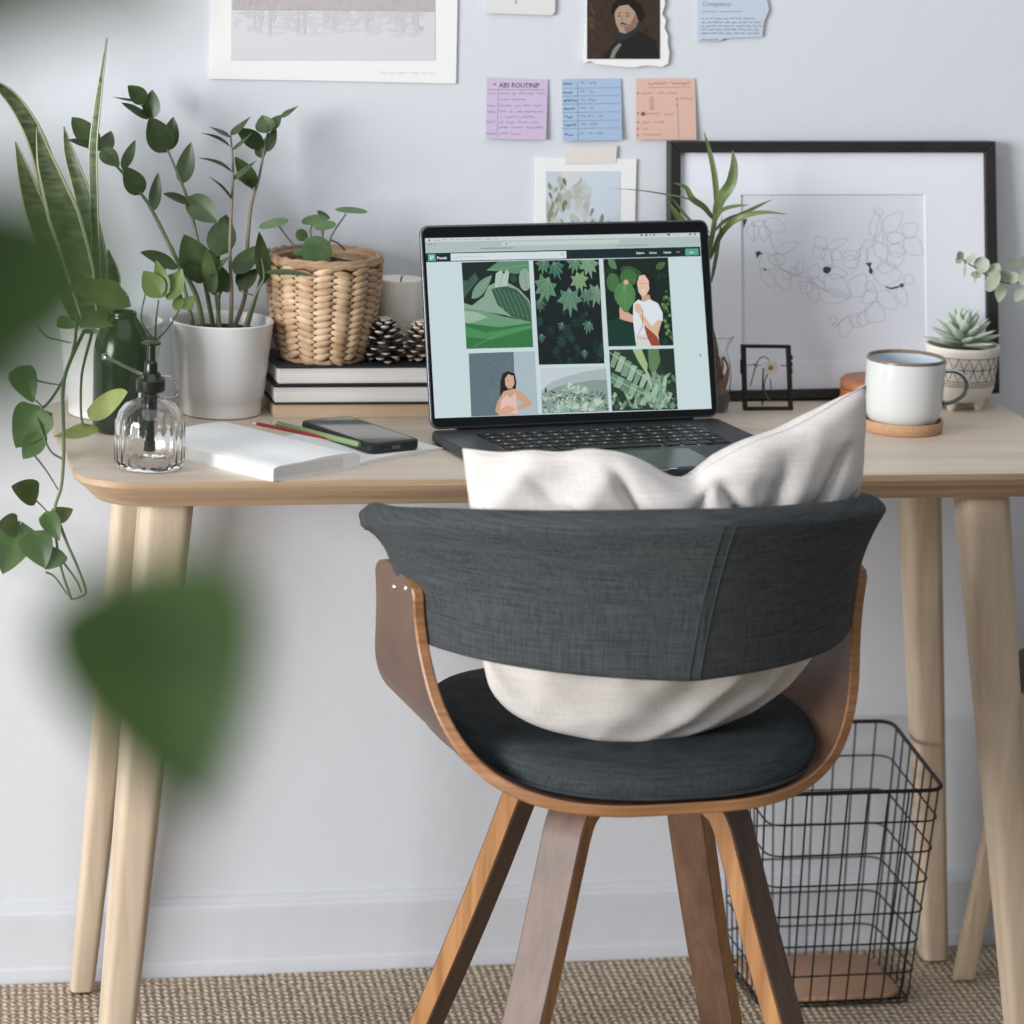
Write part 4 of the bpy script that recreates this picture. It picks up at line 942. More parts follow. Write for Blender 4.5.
plf('leaf', (165, 715), (220, 690), 46, -.41, -.40, m_pothos, n=(.2, -.7, .6))
plf('leaf', (180, 818), (135, 872), 58, -.41, -.42, m_pothos)
plf('leaf', (60, 268), (100, 370), 70, -.33, -.34, m_pothos)
plf('leaf', (176, 122), (236, 140), 34, -.14, -.17, m_pothos)
# pale young shoots rising behind the bottle
sp = V((-.483, -.125, DZ+.100))
for pts, Ys in (([(466, 180), (470, 120), (478, 60)], [-.16, -.16, -.15]), ([(466, 180), (440, 150), (425, 110), (438, 40)], [-.16, -.16, -.15, -.14]), ([(466, 182), (510, 140), (545, 80)], [-.16, -.16, -.15])):
    vine(pts, Ys, .0014, base=sp)
for B_, T, w in (((485, 50), (432, -28), 62), ((470, 55), (520, -20), 40), ((505, 60), (548, -35), 52), ((548, 88), (586, 48), 36), ((530, 92), (545, 40), 30), ((500, 50), (470, -60), 40)):
    plf('leaf', B_, T, w, -.16, -.15, m_pothos_m, sh='ovate', n=(-.3, -.8, .3))

# ================================================================== BOTTLE, MISTER
bo = thing('bottle', 'dark green glass bottle behind the plant mister', 'bottle', (-.5185, -.195, DZ))
mb = MB(); mb.lathe([(0, .003), (.026, 0), (.0305, .003), (.0325, .008), (.0328, .088), (.0322, .098), (.0295, .109), (.0255, .118), (.0205, .126), (.0165, .131), (.0155, .135), (.0160, .1375), (.0150, .139), (.0125, .1385), (.012, .130), (0, .128)], WM[bo.name].translation, 48)
mb.build('bottle_body', m_bottle, bo, angle=60)

MC = V((-.5105, -.390, DZ))
mi = thing('plant_mister', 'ribbed clear glass plant mister with a metal pump top', 'plant mister', MC)
def ribf(a, r, z): return r*(1+.022*math.cos(22*a)) if .008 < z < .052 and r > .034 else r
mb = MB(); mb.lathe([(0, .003), (.030, 0), (.0355, .002), (.0375, .006), (.0380, .010), (.0382, .03), (.0380, .050), (.0372, .054), (.0345, .062), (.027, .0715), (.018, .076), (.0135, .078), (.0135, .084), (.0118, .084), (.0118, .0765), (.017, .0740), (.026, .069), (.0325, .061), (.0352, .053), (.0358, .03), (.0355, .010), (.033, .007), (0, .0075)], MC, 132, rf=ribf)
mb.build('glass_jar', m_glass, mi, angle=60)
mb = MB(); mb.lathe([(0, .0845), (.0125, .0845), (.0155, .086), (.016, .088), (.016, .0975), (.0145, .099), (.012, .101), (.010, .106), (.0085, .105), (0, .105)], MC, 36, mi=0)
mb.lathe([(.0070, .103), (.0072, .105), (.0072, .116), (.0058, .118), (.0048, .119), (.0045, .137), (0, .137)], MC, 24)
cp = mb.build('pump_collar', m_gun, mi, angle=35)
mb = MB(); mb.lathe([(0, .1365), (.009, .1365), (.0105, .1373), (.0105, .1388), (.009, .1396), (0, .1396)], MC, 28); mb.build('plunger_cap', m_gun, cp, angle=35)
A_ = MC+V((-.009, -.002, .103)); E_ = ony(107, 357.5, -.405)
mb = MB(); mb.tube([A_+V((.008, 0, -.001)), A_, A_.lerp(E_, .5), E_], [.0035, .0022, .0016, .0016], 10); nzl = mb.build('spray_spout', m_chrome, mi)
d_ = (E_-A_).normalized(); mb = MB(); mb.tube([E_-d_*.002, E_+d_*.001, E_+d_*.0035, E_+d_*.005], [.002, .0038, .0038, .002], 12); mb.tube([E_+d_*.002+V((0, 0, -.003)), E_+d_*.002+V((-.001, 0, .003))], .0035, 10); mb.build('nozzle', m_chrome, nzl)
rg = [ony(x, y, -.390) for x, y in [(156, 377), (163, 376.5), (170, 377), (175.5, 381), (178, 388), (176.5, 394), (172, 397.5), (165, 398.5), (160, 397)]]
mb = MB(); mb.tube(smoothpath(rg, 5), .0013, 8); mb.build('thumb_ring', m_chrome, mi)
mb = MB(); mb.tube([MC+V((0, 0, .084)), MC+V((0, 0, .056))], .0075, 16); mb.tube([MC+V((0, 0, .056)), MC+V((0, 0, .022))], .0045, 12); mb.tube([MC+V((0, 0, .030)), MC+V((0, 0, .018))], .0062, 12)
mb.build('dip_tube', m_gun, mi)
# ================================================================== NOTEBOOK, PENCILS, PHONE
F_ = onz(273, 481.5, DZ); F_.z = DZ; S0 = onz(359.5, 466, DZ); S0.z = DZ
ax = (S0-F_); wL = ax.length; ax.normalize(); ay = V((-ax.y, ax.x, 0))   # ay points to the back left
nb = thing('notebook', 'open white notebook lying in front of the potted plant', 'notebook', S0)
def bookhalf(name, O, ux, uy, w, d, hf, mat, z0=DZ, n=16):
    rows = []
    for j in range(n+1):
        t = j/n; p = O+ux*(w*t)
        rows.append([p+V((0, 0, z0-DZ)), p+uy*d+V((0, 0, z0-DZ)), p+uy*d+V((0, 0, z0-DZ+hf(t))), p+V((0, 0, z0-DZ+hf(t)))])
    mb = MB(); mb.grid(rows, closed_u=True, capa=True, capb=True)
    for i, f in enumerate(mb.f):
        pass
    return mb.build(name, mat, nb, angle=35)
bookhalf('cover', F_-ax*.001-ay*.001, ax, ay, wL+.001, .212, lambda t: .0018, m_paper)
def hl(t): return .0142-.0022*(1-min(1, t/.08))**2+.0016*math.sin(PI*min(1, max(0, t-.35)/.6))-.004*max(0, (t-.9)/.1)**2
pgl = bookhalf('pages', F_, ax, ay, wL, .21, hl, [m_paper], z0=DZ+.0019)
R0 = onz(444, 449.5, DZ); R0.z = DZ; bx_ = (R0-S0); wR = bx_.length; bx_.normalize(); by_ = ay
bookhalf('cover', S0, bx_, by_, wR, .150, lambda t: .0018, m_paper)
bookhalf('pages', S0+bx_*.001, bx_, by_, wR*.95, .148, lambda t: .0012+.0022*max(0, math.sin(PI*min(1, t*1.1)))**.5, m_paper, z0=DZ+.0019)
mb = MB()
for k_ in range(7):
    z = DZ+.003+k_*.0018; mb.tube([F_+ax*.004-ay*.0002+V((0, 0, z-DZ)), F_+ax*(wL*.8)-ay*.0002+V((0, 0, z-DZ))], .00016, 4)
mb.build('page_edges', plain('page_edge_line', rgb(206, 204, 200), .9), pgl)
def pencil(name, label, p0, p1, r, mt_, hexa=6):
    root = thing(name, label, 'pencil', (p0+p1)/2)
    d = (p1-p0).normalized(); mb = MB(); mb.tube([p0, p1-d*.012], r, hexa); mb.build('barrel', mt_, root, angle=20)
    mb = MB(); mb.tube([p1-d*.012, p1-d*.003], [r*.95, r*.3], 10); mb.build('sharpened_tip', m_lightbook, root)
    mb = MB(); mb.tube([p1-d*.003, p1], [r*.3, r*.05], 8); mb.build('lead', m_bezel, root)
    mb = MB(); mb.tube([p0-d*.004, p0], [r*.7, r], 10); mb.build('end_cap', m_bezel if hexa == 6 else mt_, root)
pencil('pencil', 'thin dark red pencil lying across the notebook beside the green one', onz(336, 439.8, .7595), onz(249.5, 422.2, .7590), .0022, m_red)
pencil('pencil', 'sage green pencil lying across the notebook against the phone', onz(357, 444.0, .7612), onz(271, 422, .7605), .0034, m_gp, 8)
p1, p2, p3, p4 = onz(299, 420, .756), onz(349, 417, .756), onz(424, 440, .756), onz(368, 446, .756)
pc_ = (p1+p2+p3+p4)/4; pl = ((p4-p1)+(p3-p2)).normalized(); pa = math.atan2(pl.y, pl.x)
PL = ((p4-p1).length+(p3-p2).length)/2; PW = ((p2-p1).length+(p3-p4).length)/2
ph = thing('phone', 'black-cased smartphone lying face up on the open notebook', 'phone', (pc_.x, pc_.y, DZ+.0056), pa)
mb = MB(); mb.prism(rrect(-PL/2, -PW/2, PL/2, PW/2, .011, 6), .0003, .0113, bev=.002); case = mb.build('case', m_phone, ph, local=True, angle=60)
mb = MB(); mb.prism(rrect(-PL/2+.0022, -PW/2+.0022, PL/2-.0022, PW/2-.0022, .009, 6), .0110, .01145); gl = mb.build('screen', m_phone_k, ph, local=True)
mb = MB(); mb.prism(rrect(-PL/2+.006, -PW/2+.005, PL/2-.006, PW/2-.005, .006, 5), .0112, .0116); mb.build('display', m_phone_s, gl, local=True)
mb = MB(); mb.prism(rrect(PL/2-.0005, -.0055, PL/2+.0004, .0055, .0002, 1), .004, .0078); mb.build('charging_port', m_space, case, local=True)
for k_ in (-1, 1):
    for j in range(3):
        mb = MB(); mb.tube([(PL/2-.0008, k_*(.010+j*.0035), .006), (PL/2+.0003, k_*(.010+j*.0035), .006)], .0011, 8); mb.build('speaker_hole', m_bezel, case, local=True)
mb = MB(); mb.box((-.03, -PW/2-.0006, .004), (-.018, -PW/2+.001, .008)); mb.box((-.012, -PW/2-.0006, .004), (.0, -PW/2+.001, .008)); mb.build('side_button', m_phone, case, local=True, bevel=.0004)

# ================================================================== BOOKS
mb = MB(); mb.box((-.3305, -.128, DZ), (-.117, -.020, DZ+.0165)); o = mb.build('wooden_board', m_lightbook, smooth=False, bevel=.0008)
tag(o, 'thick pale wooden board under the two black-covered books', 'board')
def book(name, label, x0, y0, x1, y1, z0, z1, rz):
    cx, cy = (x0+x1)/2, (y0+y1)/2; w, d, h = x1-x0, y1-y0, z1-z0
    root = thing(name, label, 'book', (cx, cy, z0), rz, 'stacked black books'); c = .0022
    mb = MB(); mb.box((-w/2, -d/2, 0), (w/2, d/2, c)); mb.build('back_cover', m_cover, root, local=True, smooth=False, bevel=.0006)
    mb = MB(); mb.box((-w/2, -d/2, h-c), (w/2, d/2, h)); mb.build('front_cover', m_cover, root, local=True, smooth=False, bevel=.0006)
    mb = MB(); mb.box((-w/2, d/2-.0025, c), (w/2, d/2, h-c)); mb.build('spine', m_cover, root, local=True, smooth=False)
    mb = MB(); mb.box((-w/2+.0025, -d/2+.003, c), (w/2-.0025, d/2-.0025, h-c)); mb.build('page_block', m_pages, root, local=True, smooth=False, bevel=.0008)
book('book', 'black book lying under the other, resting on the pale board', -.3325, -.132, -.117, -.017, DZ+.0165, DZ+.0395, .0)
book('book', 'black book on top of the stack, under the woven plant basket', -.3305, -.133, -.119, -.018, DZ+.0395, DZ+.0625, .015)
ZB = DZ+.0625

# ================================================================== PILEA IN BASKET
BC = V((-.2665, -.0775, ZB))
pi_ = thing('potted_pilea', 'small round-leaved plant in a woven straw basket on the black books', 'potted plant', BC)
HB = .123
def rb(t): return .0495+.0165*t+.0035*math.sin(PI*t)
mb = MB(); prof = [(0, .0015), (rb(0)-.004, .0015)]+[(rb(i/12)-.0035, .003+HB*.97*i/12) for i in range(13)]+[(rb(1)-.009, HB*.97), (rb(.85)-.009, HB*.84), (0, HB*.84)]
mb.lathe(prof, BC, 48); bk = mb.build('basket_wall', m_straw_d, pi_)
mb = MB(); NCOL, NROW = 18, 14
for c in range(NCOL):
    a0 = 2*PI*c/NCOL
    for r in range(NROW):
        t = (r+.55+(.5 if c % 2 else 0))/(NROW+.6); rr = rb(t); z = .003+HB*.93*t; half = PI/NCOL*1.12; tilt = (.0026 if c % 2 else -.0026)*(1+.3*noise.noise(V((c, r, 0))))
        rows = []; sg = 7; hh = HB/NROW*.56
        for i in range(sg+1):
            s = -1+2*i/sg; a = a0+half*s; env = max(.25, (1-abs(s)**2.6)); cz = z+tilt*s; cr_ = rr+.0006+.0019*env
            rows.append([BC+V((((cr_+math.cos(q)*.0024*env)*math.cos(a)), ((cr_+math.cos(q)*.0024*env)*math.sin(a)), cz+math.sin(q)*hh*env)) for q in [2*PI*k_/8 for k_ in range(8)]])
        mb.grid(rows, closed_u=True, capa=True, capb=True)
mb.build('weave', m_straw, pi_, angle=60)
mb = MB()
for k_, (zz_, rr_) in enumerate(((HB*.965, .0042), (HB*.995, .0034), (.003, .003))):
    mb = MB()
    R_ = rb(min(1, zz_/HB))-.0015*(k_ == 1); pts = [BC+V(((R_+.0006*math.sin(23*a))*math.cos(a), (R_+.0006*math.sin(23*a))*math.sin(a), zz_+.0006*math.sin(17*a+k_))) for a in [2*PI*i/72 for i in range(73)]]
    mb.tube(pts, [rr_*(1+.18*math.sin(i*2.2+k_)) for i in range(73)], 8); mb.build('rolled_rim' if k_ < 2 else 'bottom_ring', m_straw_d, pi_)
mb = MB(); rows = []
for i in range(7):
    rr = (rb(.9)-.009)*i/6; rows.append([BC+V((max(rr, .0003)*math.cos(a), max(rr, .0003)*math.sin(a), HB*.90+.004*noise.noise(V((rr*80*math.cos(a), rr*80*math.sin(a), 9))))) for a in [2*PI*j/32 for j in range(32)]])
mb.grid(rows, closed_u=True); mb.build('soil', m_soil, pi_)
z3 = ZM(200, 180, 3.938)
def pil(cx, cy, rx, ry, ang, Y, sx, sy, n_=(-.1, -.6, .8), mt_=None):
    """round leaf centred in the photograph at cx,cy with a stalk rising from sx,sy"""
    (c1x, c1y), (s1x, s1y) = z3([(cx, cy), (sx, sy)])
    C_ = ony(c1x, c1y, Y); a = math.radians(ang)
    b0 = z3([(cx-rx*math.cos(a), cy-rx*math.sin(a))])[0]; b1 = z3([(cx+rx*math.cos(a), cy+rx*math.sin(a))])[0]
    mb = MB(); leaf(mb, ony(*b0, Y), ony(*b1, Y), 2*ry/3.938/865*1.0, 'round', n_, .03, .08, cup=.12, seg=12)
    l = mb.build('leaf', mt_ or m_pilea, pi_, angle=80)
    base = BC+V(((s1x-322)/865*.5, -.012, HB*.90)); att = ony(*z3([(cx*.75+sx*.25, cy*.9+sy*.1)])[0], Y+.003)
    mb = MB(); mb.tube(smoothpath([base, ony(s1x, s1y, (Y+BC.y)/2), att], 6), .0011, 6); mb.build('stalk', m_stem_b, pi_)
pil(290, 172, 62, 24, -14, -.10, 372, 262, mt_=m_green_l)
pil(452, 158, 54, 28, -8, -.085, 436, 215)
pil(492, 180, 46, 26, -10, -.10, 484, 220)
pil(400, 217, 26, 24, 50, -.075, 418, 238, (-.4, -.8, .3))
pil(460, 280, 62, 60, 10, -.125, 450, 258, (-.1, -.95, .3))
pil(596, 121, 66, 18, 4, -.08, 512, 235, mt_=m_green_l)
pil(486, 138, 30, 16, 30, -.065, 480, 200)
pil(388, 285, 18, 26, 60, -.10, 392, 300, (-.8, -.5, .2))
mb = MB(); mb.tube(smoothpath([ony(*z3([q])[0], Y) for q, Y in (((512, 235), -.085), ((545, 250), -.08), ((570, 275), -.07))], 5), .0011, 6); mb.build('stalk', m_stem_b, pi_)

# ================================================================== CANDLE, PINE CONES
CC = V((-.1685, -.0485, ZB))
ca = thing('pillar_candle', 'cream pillar candle on the black books behind the pine cones', 'candle', CC)
mb = MB(); mb.lathe([(0, 0), (.026, 0), (.028, .002), (.0283, .04), (.028, .088), (.0265, .0905), (.0245, .090), (.022, .088), (.008, .0865), (0, .086)], CC, 48); mb.build('wax', m_candle, ca, angle=60)
mb = MB(); mb.tube([CC+V((0, 0, .0855)), CC+V((.0005, 0, .091)), CC+V((.002, -.001, .094))], .0009, 6); mb.build('wick', m_wick, ca)
def cone(label, C_, R_, H_, m1, seed, ph0):
    rnd = random.Random(seed)
    root = thing('pine_cone', label, 'pine cone', C_, 0, 'pine cones on the books')
    mb = MB(); mb.lathe([(0, .001), (R_*.35, .003), (R_*.45, H_*.35), (R_*.3, H_*.75), (.001, H_*.95)], C_, 16); mb.build('core', m_cone, root)
    mb = MB(); n = 74
    for i in range(n):
        t = (i+.5)/n; a = i*2.39996+ph0; prof_ = max(0, math.sin(PI*min(1, .18+t*.84)))**.7; rad = R_*prof_*(1 if t > .12 else .85)
        z = .004+H_*.93*t; L_ = rad*.72+.003; upa = .15+1.0*t**1.5-.5*(1-t)**3
        b = C_+V((math.cos(a)*rad*.3, math.sin(a)*rad*.3, z)); out = V((math.cos(a)*math.cos(upa), math.sin(a)*math.cos(upa), math.sin(upa)))
        sd = V((-math.sin(a), math.cos(a), 0)); nn = out.cross(sd)*-1
        rows = []
        for s, w_, th in ((0, .25, .5), (.45, .8, .7), (.78, 1, .9), (.95, .8, 1.1), (1.03, .25, .6)):
            c = b+out*(L_*s); w__ = .0058*w_*(.6+.4*prof_); h_ = .00085*th
            rows.append([c-sd*w__+nn*(-.0005), c-sd*w__*.5+nn*h_, c+nn*(h_*1.5), c+sd*w__*.5+nn*h_, c+sd*w__+nn*(-.0005), c-nn*h_])
        k0 = len(mb.f); mb.grid(rows, closed_u=True, capa=True, capb=True)
        for q in range(k0+12, len(mb.f)): mb.mi[q] = 1
    mb.build('scales', [m1, m_cone_t], root, smooth=False)
cone('dark grey-brown pine cone standing in front of the candle', V((-.1965, -.1035, ZB)), .0245, .050, m_cone, 1, 0)
cone('browner pine cone half hidden by the laptop edge', V((-.151, -.0985, ZB)), .0215, .045, m_cone_b, 2, 1)

# ================================================================== BAMBOO IN GLASS VASE
VC = V((.2135, -.1, DZ))
va = thing('bamboo_in_vase', 'lucky bamboo cutting in a small waisted glass vase behind the laptop', 'plant', VC)
mb = MB(); mb.lathe([(0, .001), (.0165, 0), (.0185, .003), (.0195, .02), (.0205, .045), (.0185, .060), (.0145, .070), (.0135, .076), (.0155, .084), (.0205, .0925), (.0195, .093), (.0145, .0845), (.0122, .076), (.0132, .0695), (.017, .0595), (.019, .045), (.0182, .02), (.0172, .0045), (0, .004)], VC, 40)
mb.build('glass_vase', m_glass, va, angle=60)
mb = MB(); mb.lathe([(0, .0042), (.0165, .0046), (.0176, .018), (.0178, .021), (0, .021)], VC, 28); mb.build('pebbles', m_pebble, va)
mb = MB(); rnd = random.Random(5)
for i in range(26):
    a = rnd.uniform(0, 2*PI); r = rnd.uniform(.004, .0165); pts = []; 
    for k_ in range(5): pts.append(VC+V((r*math.cos(a+k_*.4)*(1 if k_ < 4 else .6), r*math.sin(a+k_*.4)*(1 if k_ < 4 else .6), .022+.011*k_)))
    mb.tube(smoothpath(pts, 3), .0013, 5)
mb.build('roots', m_root, va)
z8 = ZM(650, 130, 2.738); z6 = ZM(460, 0, 3.012)
stp = [VC+V((.0, 0, .03)), VC+V((-.002, 0, .08)), ony(702, 300, -.1), ony(703, 268, -.1), ony(711, 240, -.1), ony(716, 205, -.1)]
mb = MB(); pp = smoothpath(stp, 6); mb.tube(pp, [.0040-.0018*i/len(pp) for i in range(len(pp))], 10); bst = mb.build('stalk', m_bamboo, va)
def bl(pts, Ys, w, n=(-.2, -.9, .4)):
    P = smoothpath([ony(x, y, Y) for (x, y), Y in zip(z6(pts), Ys)], 6); k_ = len(P); W = [w*.78/3.012/865*max(.05, max(0, math.sin(PI*min(1, .12+.88*(i/(k_-1))**.9)))**.8) for i in range(k_)]
    mb = MB(); blade(mb, P, W, n, .25); mb.build('leaf', m_bamboo, va, angle=70)
bl([(762, 655), (735, 620), (680, 598), (620, 586), (540, 574), (448, 566)], [-.1, -.1, -.1, -.1, -.1, -.1], 13, (0, -.5, .9))
bl([(752, 700), (700, 670), (660, 625), (632, 590)], [-.1]*4, 12)
bl([(757, 720), (690, 690), (655, 650), (625, 605)], [-.12]*4, 34)
bl([(763, 660), (735, 625), (700, 600), (680, 565), (642, 550)], [-.1, -.11, -.12, -.12, -.12], 27)
bl([(770, 650), (772, 590), (765, 520), (750, 450), (734, 394)], [-.1, -.1, -.1, -.09, -.09], 24)
bl([(768, 650), (785, 600), (815, 555), (825, 500), (821, 452)], [-.1, -.11, -.12, -.12, -.11], 46)
bl([(765, 670), (790, 635), (830, 622), (872, 618)], [-.1, -.11, -.12, -.13], 26, (0, -.6, .8))
bl([(762, 700), (800, 665), (850, 645), (900, 620), (942, 600)], [-.1, -.1, -.1, -.1, -.1], 18)
bl([(752, 780), (790, 700), (840, 658), (910, 640), (985, 645)], [-.1, -.11, -.13, -.14, -.15], 25)
bl([(752, 830), (745, 780), (760, 720), (775, 660)], [-.115]*4, 18)
bl([(757, 850), (770, 780), (780, 720), (790, 650)], [-.11]*4, 16)

# ================================================================== DAISY FRAME
a_, b_ = onz(744.3, 410.8, DZ), onz(793.2, 410.2, DZ); a_.z = b_.z = DZ
ux = (b_-a_).normalized(); nD = V((ux.y, -ux.x, 0)); ld = .06; nD = (nD*math.cos(ld)+V((0, 0, math.sin(ld)))).normalized()
df = thing('floating_frame', 'small black metal glass frame holding a pressed daisy, right of the laptop', 'picture frame', (a_+b_)/2)
def dp(x, y, off=0): return onplane(x, y, a_, nD)+nD*off
zd = ZM(700, 320, 6.4)
oq = [dp(*q) for q in zd([(268, 158), (582, 162), (598, 578), (283, 582)])]; iq = [dp(*q) for q in zd([(296, 180), (558, 182), (574, 557), (306, 558)])]
for i in range(4):
    j = (i+1) % 4; mb = MB(); bk = [q-nD*.007 for q in (oq[i], oq[j], iq[j], iq[i])]
    mb.add([oq[i], oq[j], iq[j], iq[i]]+bk, [[0, 1, 2, 3], [7, 6, 5, 4], [0, 4, 5, 1], [1, 5, 6, 2], [2, 6, 7, 3], [3, 7, 4, 0]]); mb.build('frame_bar', m_black, df, smooth=False, bevel=.0006)
mb = MB(); g1 = [q-nD*.0025 for q in iq]; g2 = [q-nD*.0030 for q in iq]; mb.add(g1+g2, [[0, 1, 2, 3], [7, 6, 5, 4], [0, 4, 5, 1], [1, 5, 6, 2], [2, 6, 7, 3], [3, 7, 4, 0]]); mb.build('glass_pane', m_glassf, df, smooth=False)
def dt(pts, r, nm, mt_, off=-.0042, n=5):
    P = [dp(*q, off) for q in zd(pts)]; P = smoothpath(P, n) if len(P) > 2 else P
    mb = MB(); mb.tube(P, r, 6); return mb.build(nm, mt_, df)
dt([(328, 425), (345, 370), (362, 300), (385, 255), (412, 238), (440, 250), (455, 275)], .0008, 'pressed_stem', m_dried)
dt([(455, 525), (430, 480), (418, 430), (425, 385), (440, 350)], .0009, 'pressed_stem', m_dried)
dt([(462, 445), (458, 380)], .0007, 'pressed_stem', m_dried)
dt([(302, 292), (400, 292)], .0005, 'wire_pin', m_black); dt([(522, 294), (560, 294)], .0007, 'wire_pin', m_black); dt([(350, 282), (372, 304)], .0007, 'wire_pin', m_black)
fc = zd([(459, 308)])[0]; mb = MB()
for k_ in range(14):
    a = 2*PI*k_/14; e_ = zd([(459+54*math.cos(a), 308+54*math.sin(a))])[0]; b0 = zd([(459+16*math.cos(a), 308+16*math.sin(a))])[0]
    leaf(mb, dp(*b0, -.0036), dp(*e_, -.0036), .0022, 'oval', nD, 0, .1, seg=5)
fl_ = mb.build('daisy_petals', m_petal, df); mb = MB(); c = dp(*fc, -.0036); pts = []
rows = []
for i in range(5):
    f_ = i/4*PI/2; rows.append([c+ux*(.0034*math.sin(f_)*math.cos(a))+V((0, 0, 1))*(.0034*math.sin(f_)*math.sin(a))+nD*(.0012*math.cos(f_)) for a in [2*PI*j/14 for j in range(14)]])
mb.grid(rows, closed_u=True); mb.build('daisy_eye', m_ochre, fl_)
mb = MB()
for y in (255, 300, 340): mb.tube([dp(*zd([(588, y-30)])[0], -.002), dp(*zd([(592, y)])[0], -.002)], .0013, 8)
mb.build('hinge', m_black, df)
mb = MB(); mb.tube([dp(*zd([(266, 255)])[0], -.002), dp(*zd([(268, 345)])[0], -.002)], .0014, 8); mb.build('clasp', m_black, df)
mb = MB(); p0 = (oq[3]+oq[2])/2-nD*.006; p0.z = DZ+.0012; pb_ = p0+V((0, .022, 0)); mb.tube([(oq[0]+oq[1])/2-nD*.007+V((0, 0, -.03)), pb_], .001, 6); mb.tube([oq[3]-nD*.005+V((0, 0, .0012)), oq[2]-nD*.005+V((0, 0, .0012))], .0012, 6); mb.build('easel_wire', m_black, df)

# ================================================================== ROUND BOX, MUG, COASTER
XB = V((.4235, -.083, DZ))
bx = thing('wooden_box', 'small round reddish wooden box half hidden behind the mug', 'box', XB)
mb = MB(); mb.lathe([(0, 0), (.0405, 0), (.042, .002), (.042, .024), (0, .024)], XB, 48); mb.build('box_body', m_redwood2, bx, angle=40)
mb = MB(); mb.lathe([(0, .0245), (.0405, .0245), (.0425, .0255), (.0425, .033), (.040, .0365), (.036, .0375), (0, .038)], XB, 48); mb.build('lid', m_redwood, bx, angle=50)
KC = onz(901.5, 424.5, DZ+.006); KC.z = DZ
ks = thing('coaster', 'round cork coaster under the mug', 'coaster', KC)
mb = MB(); mb.lathe([(0, 0), (.0475, 0), (.049, .0012), (.0495, .0130), (.0485, .0142), (.0470, .0135), (.0458, .0052), (0, .005)], KC, 56)
mb.build('cork_disc', m_cork, ks, angle=50)
GC = KC+V((.001, .001, .0054))
mg = thing('mug', 'pale speckled ceramic mug with a brown rim on the cork coaster', 'mug', GC)
RM, HM = .0472, .0835
mb = MB(); mb.lathe([(0, .001), (.034, .0), (.0355, .0012), (.0400, .005), (.0435, .012), (.0458, .024), (RM, .05), (RM, HM-.004)], GC, 64); mb.build('mug_body', m_mug, mg, angle=60)
mb = MB(); mb.lathe([(RM, HM-.004), (RM+.0002, HM-.0015), (RM-.0012, HM), (RM-.003, HM-.001), (RM-.0036, HM-.004)], GC, 64); mb.build('rim', m_mugrim, mg, angle=60)
mb = MB(); mb.lathe([(RM-.0036, HM-.004), (RM-.004, .05), (.0415, .024), (.039, .012), (.036, .007), (0, .006)], GC, 64); mb.build('mug_interior', m_mug_in, mg, angle=60)
hz = ZM(860, 340, 7.314); hY = GC.y-.006
hp = smoothpath([ony(*hz([q])[0], hY) for q in ((612, 232), (650, 226), (700, 232), (745, 258), (775, 300), (782, 345), (762, 395), (720, 432), (670, 455), (608, 466))], 5)
rows = []; N_ = len(hp)
for i, p in enumerate(hp):
    t_ = (hp[min(i+1, N_-1)]-hp[max(0, i-1)]).normalized(); yv = V((.0, 1, 0)); o_ = yv.cross(t_).normalized()
    rows.append([p+o_*(math.cos(q)*.0022)+yv*(math.sin(q)*.006) for q in [2*PI*k_/12 for k_ in range(12)]])
mb = MB(); mb.grid(rows, closed_u=True, capa=True, capb=True); mb.build('handle', m_mugh, mg, angle=70)
rows = []
for i, p in enumerate(hp):
    t_ = (hp[min(i+1, N_-1)]-hp[max(0, i-1)]).normalized(); yv = V((.0, 1, 0)); o_ = yv.cross(t_).normalized(); p2_ = p-o_*(.0009)
    rows.append([p2_+o_*(math.cos(q)*.0018)+yv*(math.sin(q)*.0046-.0008) for q in [2*PI*k_/12 for k_ in range(12)]])
mb = MB(); mb.grid(rows, closed_u=True, capa=True, capb=True); mb.build('handle_glaze', m_mug, mg, angle=70)

# ================================================================== SUCCULENT
SC = V((.5325, -.0885, DZ)); 
su = thing('potted_succulent', 'pale green rosette succulent in a white three-footed pot with a lattice pattern', 'potted plant', SC)
RP = .0455
sprof = [(0, .0095), (.020, .0095), (.031, .0125), (.038, .019), (.0418, .028), (.0432, .040), (.0438, .055), (RP+.0002, .074), (RP+.0008, .0775), (RP, .080), (RP-.003, .0800), (RP-.0038, .077), (RP-.0045, .066), (0, .066)]
mb = MB(); mb.lathe(sprof, SC, 64); cpt = mb.build('pot', m_cpot, su, angle=50)
for a in (-2.3, -.55, 1.4):
    q = SC+V((.0245*math.cos(a), .0245*math.sin(a), 0)); mb = MB(); mb.lathe([(0, 0), (.0035, 0), (.0048, .0015), (.0075, .011), (.009, .018), (0, .018)], q, 20); mb.build('foot', m_cpot, cpt)
def rs(z): 
    for (r1_, z1_), (r2_, z2_) in zip(sprof[1:8], sprof[2:9]):
        if z1_ <= z <= z2_: return r1_+(r2_-r1_)*(z-z1_)/(z2_-z1_)
    return RP
def ring(mb, z, r=.00045): mb.tube([SC+V(((rs(z)+.0001)*math.cos(a), (rs(z)+.0001)*math.sin(a), z)) for a in [2*PI*i/72 for i in range(73)]], r, 5)
mb = MB()
for z in (.0685, .0545, .0395, .0365, .0335): ring(mb, z)
nT = 11
for off in (0, .5):
    pts = []
    for i in range(nT*2+1):
        for k_ in range(4):
            u = (i+k_/4)/2; a = 2*PI*(u+off)/nT; ph_ = (u % 1); z = .0685-.0290*(1-abs(2*ph_-1)); pts.append(SC+V(((rs(z)+.0002)*math.cos(a), (rs(z)+.0002)*math.sin(a), z)))
    mb.tube(pts[:nT*8+1], .0004, 5)
mb.build('line_pattern', m_line, cpt)
